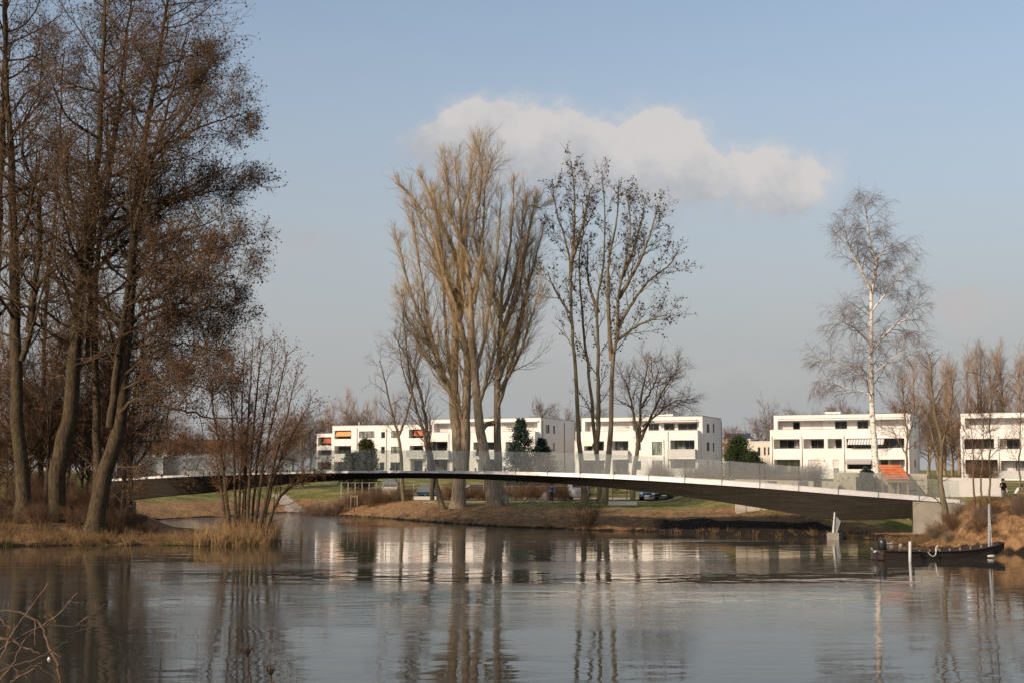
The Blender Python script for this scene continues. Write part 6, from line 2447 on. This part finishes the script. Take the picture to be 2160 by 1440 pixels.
# ------------------------------------------------------------------ people
def person(label, px, Y, feet_z, joints, mats, hair, hold=None, cap=None, rz=0.0, scale=1.0):
    """one skinned body; joints give the pose, materials follow height bands of the pose"""
    x = xat(px, Y)
    R = thing('person', label, 'person', (x, Y, feet_z), rz)
    J = joints
    names = list(J)
    bones = [('pelvis', 'waist'), ('waist', 'chest'), ('chest', 'neck'), ('neck', 'chin'), ('chin', 'head'), ('head', 'crown'),
             ('chest', 'shl'), ('shl', 'ell'), ('ell', 'wrl'), ('wrl', 'hal'), ('chest', 'shr'), ('shr', 'elr'), ('elr', 'wrr'), ('wrr', 'har'),
             ('pelvis', 'hil'), ('hil', 'knl'), ('knl', 'anl'), ('anl', 'tol'), ('pelvis', 'hir'), ('hir', 'knr'), ('knr', 'anr'), ('anr', 'tor')]
    rad = dict(pelvis=.145, waist=.125, chest=.15, neck=.058, chin=.072, head=.098, crown=.075, sh=.075, el=.048, wr=.034, ha=.042, hi=.098, kn=.062, an=.045, to=.042)
    me = bpy.data.meshes.new('body')
    me.from_pydata([J[n] for n in names], [(names.index(a), names.index(b)) for a, b in bones], [])
    o = obj('body', me, R)
    md = o.modifiers.new('skin', 'SKIN')
    sk = me.skin_vertices[0].data
    for i, n in enumerate(names):
        r = rad.get(n, rad.get(n[:2]))
        sk[i].radius = (r * (1.18 if n in ('pelvis', 'chest', 'waist') else 1), r * (.8 if n in ('pelvis', 'chest', 'waist') else 1))
        sk[i].use_root = (n == 'pelvis')
    sd = o.modifiers.new('sub', 'SUBSURF')
    sd.levels = sd.render_levels = 2
    bpy.context.view_layer.update()
    dg = bpy.context.evaluated_depsgraph_get()
    m2 = bpy.data.meshes.new_from_object(o.evaluated_get(dg))
    o.modifiers.clear()
    o.data = m2
    m2.materials.clear()
    for m_ in ('skin', mats[0], mats[1], 'black'):
        m2.materials.append(M[m_])
    P_ = {n: Vector(J[n]) for n in names}

    def seg_d(p, a, b):
        ab_ = P_[b] - P_[a]
        t_ = max(0, min(1, (p - P_[a]).dot(ab_) / max(1e-9, ab_.length_squared)))
        return (p - (P_[a] + ab_ * t_)).length, t_
    for pg in m2.polygons:
        c = pg.center
        best = min(((seg_d(c, a, b)[0], seg_d(c, a, b)[1], a, b) for a, b in bones))
        a, b = best[2], best[3]
        if a in ('pelvis',) and b == 'waist':
            mi = 1 if best[1] > .3 else 2
        elif b in ('chest', 'neck') or (a == 'chest') or b in ('ell', 'elr'):
            mi = 1
            if b == 'neck' and best[1] > .75:
                mi = 0
        elif b in ('hil', 'hir', 'knl', 'knr') or b in ('anl', 'anr'):
            mi = 2
        elif b in ('tol', 'tor'):
            mi = 3
        else:
            mi = 0
        pg.material_index = mi
        pg.use_smooth = True
    # hair: a cap of the skull
    h_ = MB()
    hc = P_['head'] + Vector((0, .012, .03))
    h_.lathe([(.095, -.06), (.112, .0), (.105, .06), (.07, .105), (.01, .122)], hc, 12)
    h_.build('hair', M[hair], R, smooth=True)
    nose = MB()
    face = Vector(J['face'] if 'face' in J else (0, -1, 0))
    return R


def pose(h=1.76, lean=0.0, **kw):
    s = h / 1.76
    J = dict(pelvis=(0, 0, .93), waist=(0, .0, 1.10), chest=(0, .01, 1.34), neck=(0, .01, 1.49), chin=(0, -.015, 1.56), head=(0, -.005, 1.645), crown=(0, .0, 1.70),
             shl=(-.19, .01, 1.42), ell=(-.24, .0, 1.15), wrl=(-.22, -.10, .93), hal=(-.21, -.14, .86), shr=(.19, .01, 1.42), elr=(.24, .0, 1.15), wrr=(.22, -.10, .93), har=(.21, -.14, .86),
             hil=(-.09, 0, .88), knl=(-.10, -.02, .49), anl=(-.10, .02, .09), tol=(-.11, -.14, .04), hir=(.09, 0, .88), knr=(.10, -.02, .49), anr=(.10, .02, .09), tor=(.11, -.14, .04))
    J.update(kw)
    return {k: tuple(c * s for c in v) for k, v in J.items()}


person('person in black T-shirt standing on the path at the right end of the bridge', 2115, 86, ghs(xat(2115, 86), 86), pose(1.78, ell=(-.32, -.05, 1.18), wrl=(-.36, -.22, 1.32), hal=(-.37, -.27, 1.38)), ('cloth_black', 'cloth_grey'), 'hair', rz=.4)
person('person in white top bending forward on the path beside the one in black', 2140, 85.6, ghs(xat(2140, 85.6), 85.6),
       pose(1.72, waist=(0, -.04, 1.08), chest=(0, -.20, 1.27), neck=(0, -.30, 1.38), chin=(0, -.37, 1.42), head=(0, -.42, 1.49), crown=(0, -.44, 1.55), shl=(-.19, -.25, 1.33), shr=(.19, -.25, 1.33),
            ell=(-.24, -.34, 1.08), wrl=(-.16, -.52, 1.02), hal=(-.12, -.58, 1.0), elr=(.25, -.30, 1.07), wrr=(.20, -.50, 1.0), har=(.17, -.56, .98)), ('cloth_white', 'cloth_dark'), 'hair', rz=.9)
pr = person('person in blue top and dark trousers raking the lawn edge under the bridge', 1163, 127.5, ghs(xat(1163, 127.5), 127.5),
            pose(1.74, elr=(.26, -.12, 1.18), wrr=(.20, -.30, 1.06), har=(.20, -.35, 1.04), ell=(-.26, -.10, 1.17), wrl=(-.14, -.30, 1.12), hal=(-.10, -.36, 1.12)), ('cloth_blue', 'cloth_dark'), 'hair', rz=.5)
rk = MB()
x = xat(1163, 127.5)
z0 = ghs(x, 127.5)
c_, s_ = math.cos(.5), math.sin(.5)
def rot(p):
    return (x + p[0] * c_ - p[1] * s_, 127.5 + p[0] * s_ + p[1] * c_, z0 + p[2])
rk.tube([rot((-.22, -.30, 1.25)), rot((.20, -.36, 1.03)), rot((1.25, -.5, .12))], .017, 6)
a, b = rot((1.1, -.75, .08)), rot((1.3, -.25, .08))
rk.tube([a, b], .022, 6)
ro = rk.build('rake', M['wood'])
tag(ro, 'long-handled wooden rake held by the person in the blue top', 'rake')


# ------------------------------------------------------------------ gauge marker on the water, boat, mooring poles
def marker():
    Y = 83.6
    p0 = onz(1763, 1136.5)
    R = thing('marker_post', 'slanted steel plates on a pale concrete block in the water before the bridge', 'marker', (p0[0], p0[1], 0))
    s = F / p0[1]
    w_ = 18.5 / s
    mb = MB()
    mb.hexa([(-w_, 0, -.6), (w_ * .25, -.25, -.6), (w_, .45, -.6), (-w_ * .25, .8, -.6), (-w_, 0, 13.5 / s), (w_ * .25, -.25, 13.5 / s), (w_, .45, 13.5 / s), (-w_ * .25, .8, 13.5 / s)])
    mb.build('block', M['concrete'], R)
    t0 = 13.5 / s + .002
    pl = MB()
    pl.hexa([(-7 / s, .1, t0), (-3 / s, .05, t0), (1 / s, .5, t0), (-3 / s, .55, t0), (-1.5 / s, .1, 56 / s), (0.2 / s, .05, 56 / s), (5.5 / s, .5, 50 / s), (2.5 / s, .55, 50 / s)])
    pl.build('upright_plate', M['whitepole'], R)
    p2 = MB()
    p2.hexa([(-2.4 / s, .15, t0), (4.5 / s, .12, t0), (4.5 / s, .2, t0), (-2.4 / s, .23, t0), (.5 / s, .15, 50 / s), (12 / s, .12, 37.5 / s), (12 / s, .2, 37.5 / s), (.5 / s, .23, 50 / s)])
    p2.build('brace_plate', M['pole_grey'], R)


marker()


def boat():
    # flat river punt, stern to the left with outboard motor
    ps, pb = onz(1858, 1180), onz(2098, 1173.5)
    d = pb - ps
    L = np.linalg.norm(d[:2])
    rz = math.atan2(d[1], d[0])
    R = thing('river_boat', 'long dark wooden punt with raised bow and outboard motor moored at the right bank', 'boat', (ps[0], ps[1], 0), rz)
    n = 26
    rows = []
    for k in range(n):
        u = k / (n - 1)
        xx = -.25 + u * (L + .75)
        wd = .78 * (1 - .45 * max(0, (u - .55) / .45) ** 1.7) * (1 - .18 * max(0, (.2 - u) / .2))
        if u > .9:
            wd *= 1 - .5 * ((u - .9) / .1)
        sheer = .42 + .10 * max(0, (.35 - u) / .35) ** 1.5 + .36 * max(0, (u - .5) / .5) ** 2.0
        bot = -.15 + .18 * max(0, (.16 - u) / .16) ** 1.3 + .56 * max(0, (u - .62) / .38) ** 2.1
        bot = min(bot, sheer - .12)
        rows.append((xx, wd, sheer, bot))
    hull = MB()
    for (a, b) in zip(rows, rows[1:]):
        sec = lambda r: [(r[0], -r[1], r[2]), (r[0], -r[1] * .80, r[3]), (r[0], r[1] * .80, r[3]), (r[0], r[1], r[2])]
        sin = lambda r: [(r[0], -r[1] + .05, r[2]), (r[0], -r[1] * .80 + .03, r[3] + .06), (r[0], r[1] * .80 - .03, r[3] + .06), (r[0], r[1] - .05, r[2])]
        A_, B_, C_, D_ = sec(a), sec(b), sin(a), sin(b)
        for k in range(3):
            hull.face([A_[k], B_[k], B_[k + 1], A_[k + 1]][::-1])
            hull.face([C_[k], D_[k], D_[k + 1], C_[k + 1]])
        for k in (0, 3):
            hull.face([A_[k], B_[k], D_[k], C_[k]])
    for r in (rows[0], rows[-1]):
        hull.face([(r[0], -r[1], r[2]), (r[0], -r[1] * .80, r[3]), (r[0], r[1] * .80, r[3]), (r[0], r[1], r[2])])
    hull.build('hull', M['darkwood'], R)
    for sgn in (-1, 1):
        gm = MB()
        gm.tube([(r[0], sgn * (r[1] + .012), r[2] - .01) for r in rows], .035, 6)
        gm.build('gunwale', M['darkwood'], R)
    for k in range(4, 24, 2):
        r = rows[k]
        for sgn in (-1, 1):
            rb = MB()
            rb.hexa([(r[0] - .03, sgn * (r[1] * .80 - .06), r[3] + .06), (r[0] + .03, sgn * (r[1] * .80 - .06), r[3] + .06), (r[0] + .03, sgn * (r[1] * .80 - .02), r[3] + .06), (r[0] - .03, sgn * (r[1] * .80 - .02), r[3] + .06),
                     (r[0] - .03, sgn * (r[1] - .12), r[2] - .01), (r[0] + .03, sgn * (r[1] - .12), r[2] - .01), (r[0] + .03, sgn * (r[1] - .05), r[2] - .01), (r[0] - .03, sgn * (r[1] - .05), r[2] - .01)])
            rb.build('rib', M['wood'], R)
    for u in (.22, .55):
        r = rows[int(u * (n - 1))]
        th_ = MB()
        th_.box(r[0] - .14, r[0] + .14, -r[1] + .08, r[1] - .08, r[2] - .14, r[2] - .10)
        th_.build('thwart', M['darkwood'], R)
    # outboard motor
    r = rows[0]
    m_ = MB()
    m_.lathe([(.17, .50), (.21, .56), (.22, .85), (.20, 1.02), (.12, 1.08)], (.12, 0, 0), 12)
    mo = m_.build('outboard_motor', M['black'], R, smooth=True)
    lg = MB()
    lg.hexa([(-.38, -.07, -.45), (-.25, -.07, -.45), (-.25, .07, -.45), (-.38, .07, -.45), (-.20, -.09, .52), (.05, -.09, .52), (.05, .09, .52), (-.20, .09, .52)])
    lg.build('motor_leg', M['black'], mo)
    br2 = MB()
    br2.box(-.34, -.20, -.20, .20, .36, .50)
    br2.tube([(-.36, -.18, .42), (-.52, -.26, .46)], .05, 6)
    br2.tube([(-.40, .12, .50), (-.46, .16, .62)], .045, 6)
    br2.build('clamp_bracket', M['chrome'], mo)
    tl = MB()
    tl.tube([(.2, 0, .72), (.75, -.08, .82)], .022, 6)
    tl.build('tiller', M['black'], mo)
    # rope
    r = rows[8]
    rp = MB()
    pts = []
    for k in range(14):
        u = k / 13
        pts.append((r[0] + .55 * u, -r[1] - .05 - .05 * math.sin(u * 3), r[2] - .02 - .22 * math.sin(u * PI) + (.12 if k > 11 else 0)))
    rp.tube(pts, .022, 5)
    rp.build('rope', M['rope'], R)
    cl = MB()
    cl.tube([(r[0] + .5, -r[1] + .02, r[2] - .12), (r[0] + .52, -r[1] - .04, r[2] + .22), (r[0] + .62, -r[1] - .05, r[2] + .30)], .03, 6)
    cl.tube([(r[0] + .5, -r[1] - .05, r[2] + .22), (r[0] + .66, -r[1] - .05, r[2] + .12)], .022, 6)
    cl.build('oarlock', M['rope'], R)


boat()


def mooring_pole(label, px, base_py, top_py, rpx, lean_px=0, ring=False):
    p = onz(px, base_py)
    s = F / p[1]
    top = at(px + lean_px, top_py, p[1])
    R = thing('mooring_pole', label, 'pole', (p[0], p[1], 0))
    mb = MB()
    mb.tube([(0, 0, -1.2), (0, 0, 0), (top[0] - p[0], 0, top[2])], rpx / s, 12)
    mb.build('pole', M['pole_grey' if ring else 'whitepole'], R, smooth=True)
    if ring:
        fl = MB()
        fl.lathe([(.20, .02), (.30, .05), (.30, .13), (.20, .16)], (0, 0, 0), 16)
        fl.build('float_ring', M['whitepole'], R, smooth=True)
        rp = MB()
        rp.tube([(.10, -.05, top[2] * .86), (.13, -.06, top[2] * .4), (.16, -.06, .08)], .014, 5)
        rp.build('rope', M['rope'], R)
        for f in (.45, .62, .8):
            b_ = MB()
            b_.lathe([(rpx / s + .012, -.02), (rpx / s + .012, .02)], ((top[0] - p[0]) * f, 0, top[2] * f), 10)
            b_.build('band', M['steel'], R)
    return R


mooring_pole('short pale mooring pole standing in the water in front of the boat', 1919.5, 1182.5, 1141, 3.0)
mooring_pole('tall tapering pale mooring pole with a round float at the waterline by the bow', 2086.5, 1175, 1062, 2.6, 0, True)


# ------------------------------------------------------------------ foreground twigs and dead flower stalks near the camera
def near_branch(parts_spec, Y, label, base_xy):
    R = thing('bare_bush', label, 'bush', (base_xy[0], base_xy[1], ghs(*base_xy)))
    o = np.array(R.location)
    for pts, r0, r1, dy0, dy1, mat in parts_spec:
        W_ = [at(px, py, Y + dy0 + (dy1 - dy0) * k / max(1, len(pts) - 1)) - o for k, (px, py) in enumerate(pts)]
        P = catmull(W_, 22)
        rng = np.random.default_rng(len(pts) * 7 + int(pts[0][1]))
        P[1:-1] += rng.normal(0, .0022, (20, 3))
        t_ = np.linspace(0, 1, 22)
        Rr = (r0 + (r1 - r0) * t_) * .76 / (F / Y)
        Rr[5::6] *= 1.25
        g = Geo()
        g.tubes(P[None], Rr[None], 7)
        Pn, Rn = spawn(rng, P[None], Rr[None], 2, .1, .98, .75, .25, lambda t, L: .035 + .09 * rng.uniform(0, 1, t.shape) ** 2, 5, .5, .0008, .12, .03, .5)
        g.tubes(Pn, Rn, 5)
        g.blobs(np.concatenate([Pn[:, -1], P[3::2]]), .0042, rng)
        obj('branch', g.mesh('branch', M[mat], True), R)
    return R


NB = near_branch([
    ([(-90, 1470), (-40, 1420), (0, 1387), (30, 1330), (60, 1287), (102, 1227)], 3.2, 1.2, -.1, .15, 'twig_near'),
    ([(-60, 1460), (-20, 1390), (17, 1357), (50, 1337), (87, 1322), (117, 1317), (160, 1320), (190, 1313), (213, 1297)], 4.2, 1.0, .1, .2, 'twig_dark'),
    ([(87, 1321), (127, 1290), (148, 1266), (163, 1250)], 2.6, 1.0, .12, .0, 'twig_near'),
    ([(163, 1317), (200, 1290), (222, 1273)], 1.8, .9, .17, .25, 'twig_near'),
    ([(-60, 1330), (0, 1345), (27, 1350), (57, 1367), (83, 1377)], 3.6, 2.6, -.2, -.15, 'twig_near'),
    ([(-60, 1292), (0, 1288), (37, 1289), (67, 1303), (87, 1320), (97, 1347), (110, 1377), (123, 1400), (127, 1433), (130, 1480)], 2.4, 3.6, .0, .0, 'twig_near'),
    ([(-50, 1440), (0, 1415), (50, 1397), (100, 1377), (143, 1352)], 3.0, 1.1, -.1, -.2, 'twig_dark'),
    ([(-40, 1370), (0, 1393), (33, 1410), (60, 1433), (80, 1470)], 2.6, 2.8, .2, .2, 'twig_dark'),
    ([(0, 1460), (30, 1433), (67, 1410), (88, 1395)], 2.4, 1.2, .0, -.1, 'twig_near'),
    ([(0, 1300), (12, 1318), (28, 1328)], 1.4, 1.0, .3, .25, 'twig_near'),
    ([(-30, 1470), (25, 1400), (50, 1350), (66, 1335)], 2.2, 1.1, .2, .3, 'twig_near'),
    ([(100, 1293), (112, 1302), (118, 1315)], 1.3, 1.0, .25, .2, 'twig_near'),
    ([(138, 1338), (150, 1334), (200, 1318), (212, 1294)], 1.2, .8, .22, .24, 'twig_dark'),
    ([(30, 1428), (70, 1403), (95, 1414), (128, 1432)], 1.6, 1.1, .1, .1, 'twig_dark'),
    ([(-160, 1900), (-120, 1620), (-60, 1460)], 6, 4.5, .1, .1, 'twig_dark'), ([(60, 1900), (120, 1620), (130, 1480)], 5, 3.6, 0, 0, 'twig_near'), ([(-60, 1900), (-100, 1600), (-90, 1470)], 5, 3.4, -.1, -.1, 'twig_near'), ([(110, 1900), (100, 1600), (80, 1470)], 4.5, 2.9, .2, .2, 'twig_dark')],
    5.2, 'bare bush with reddish and dark bending twigs in the lower left corner', (at(-30, 1800, 5.2)[0], 5.2))
bud = MB()
bp_ = at(103, 1391, 5.15) - np.array(NB.location)
bud.lathe([(.002, -.010), (.006, -.003), (.0065, .004), (.002, .012)], bp_, 8)
bud.build('bud', M['whitecloth'], NB, smooth=True)


def stalk(label, px, top_py, Y, seed):
    rng = np.random.default_rng(seed)
    top = at(px, top_py, Y)
    foot = at(px + 6, 1480, Y)
    z0 = ghs(foot[0], Y)
    R = thing('dead_stalk', label, 'plant', (foot[0], Y, z0))
    o = np.array(R.location)
    P = catmull([np.array((foot[0], Y, z0 - .05)) - o, foot - o, (foot * .4 + top * .6) - o, top - o], 16)
    g = Geo()
    g.tubes(P[None], np.linspace(.006, .0042, 16)[None], 6)
    obj('stem', g.mesh('stem', M['twig_dark'], True), R)
    g = Geo()
    n = 13
    an = rng.uniform(0, 2 * PI, n)
    tilt = rng.uniform(.15, .95, n)
    D = np.column_stack([np.cos(an) * np.sin(tilt), np.sin(an) * np.sin(tilt), np.cos(tilt)])
    Ps, Rs = grow(rng, np.repeat(P[-1][None], n, 0), D, rng.uniform(.03, .055, n), np.full(n, .0026), 5, .08, .10, .8)
    g.tubes(Ps, Rs, 5)
    g.blobs(Ps[:, -1], .008, rng)
    obj('seed_head', g.mesh('seed_head', M['twig_dark']), R)


stalk('dark dead flower stalk with open seed head, taller of the two at the bottom edge', 522, 1384, 5.6, 1)
stalk('dark dead flower stalk with tufted head, shorter of the two at the bottom edge', 571, 1424, 5.6, 2)
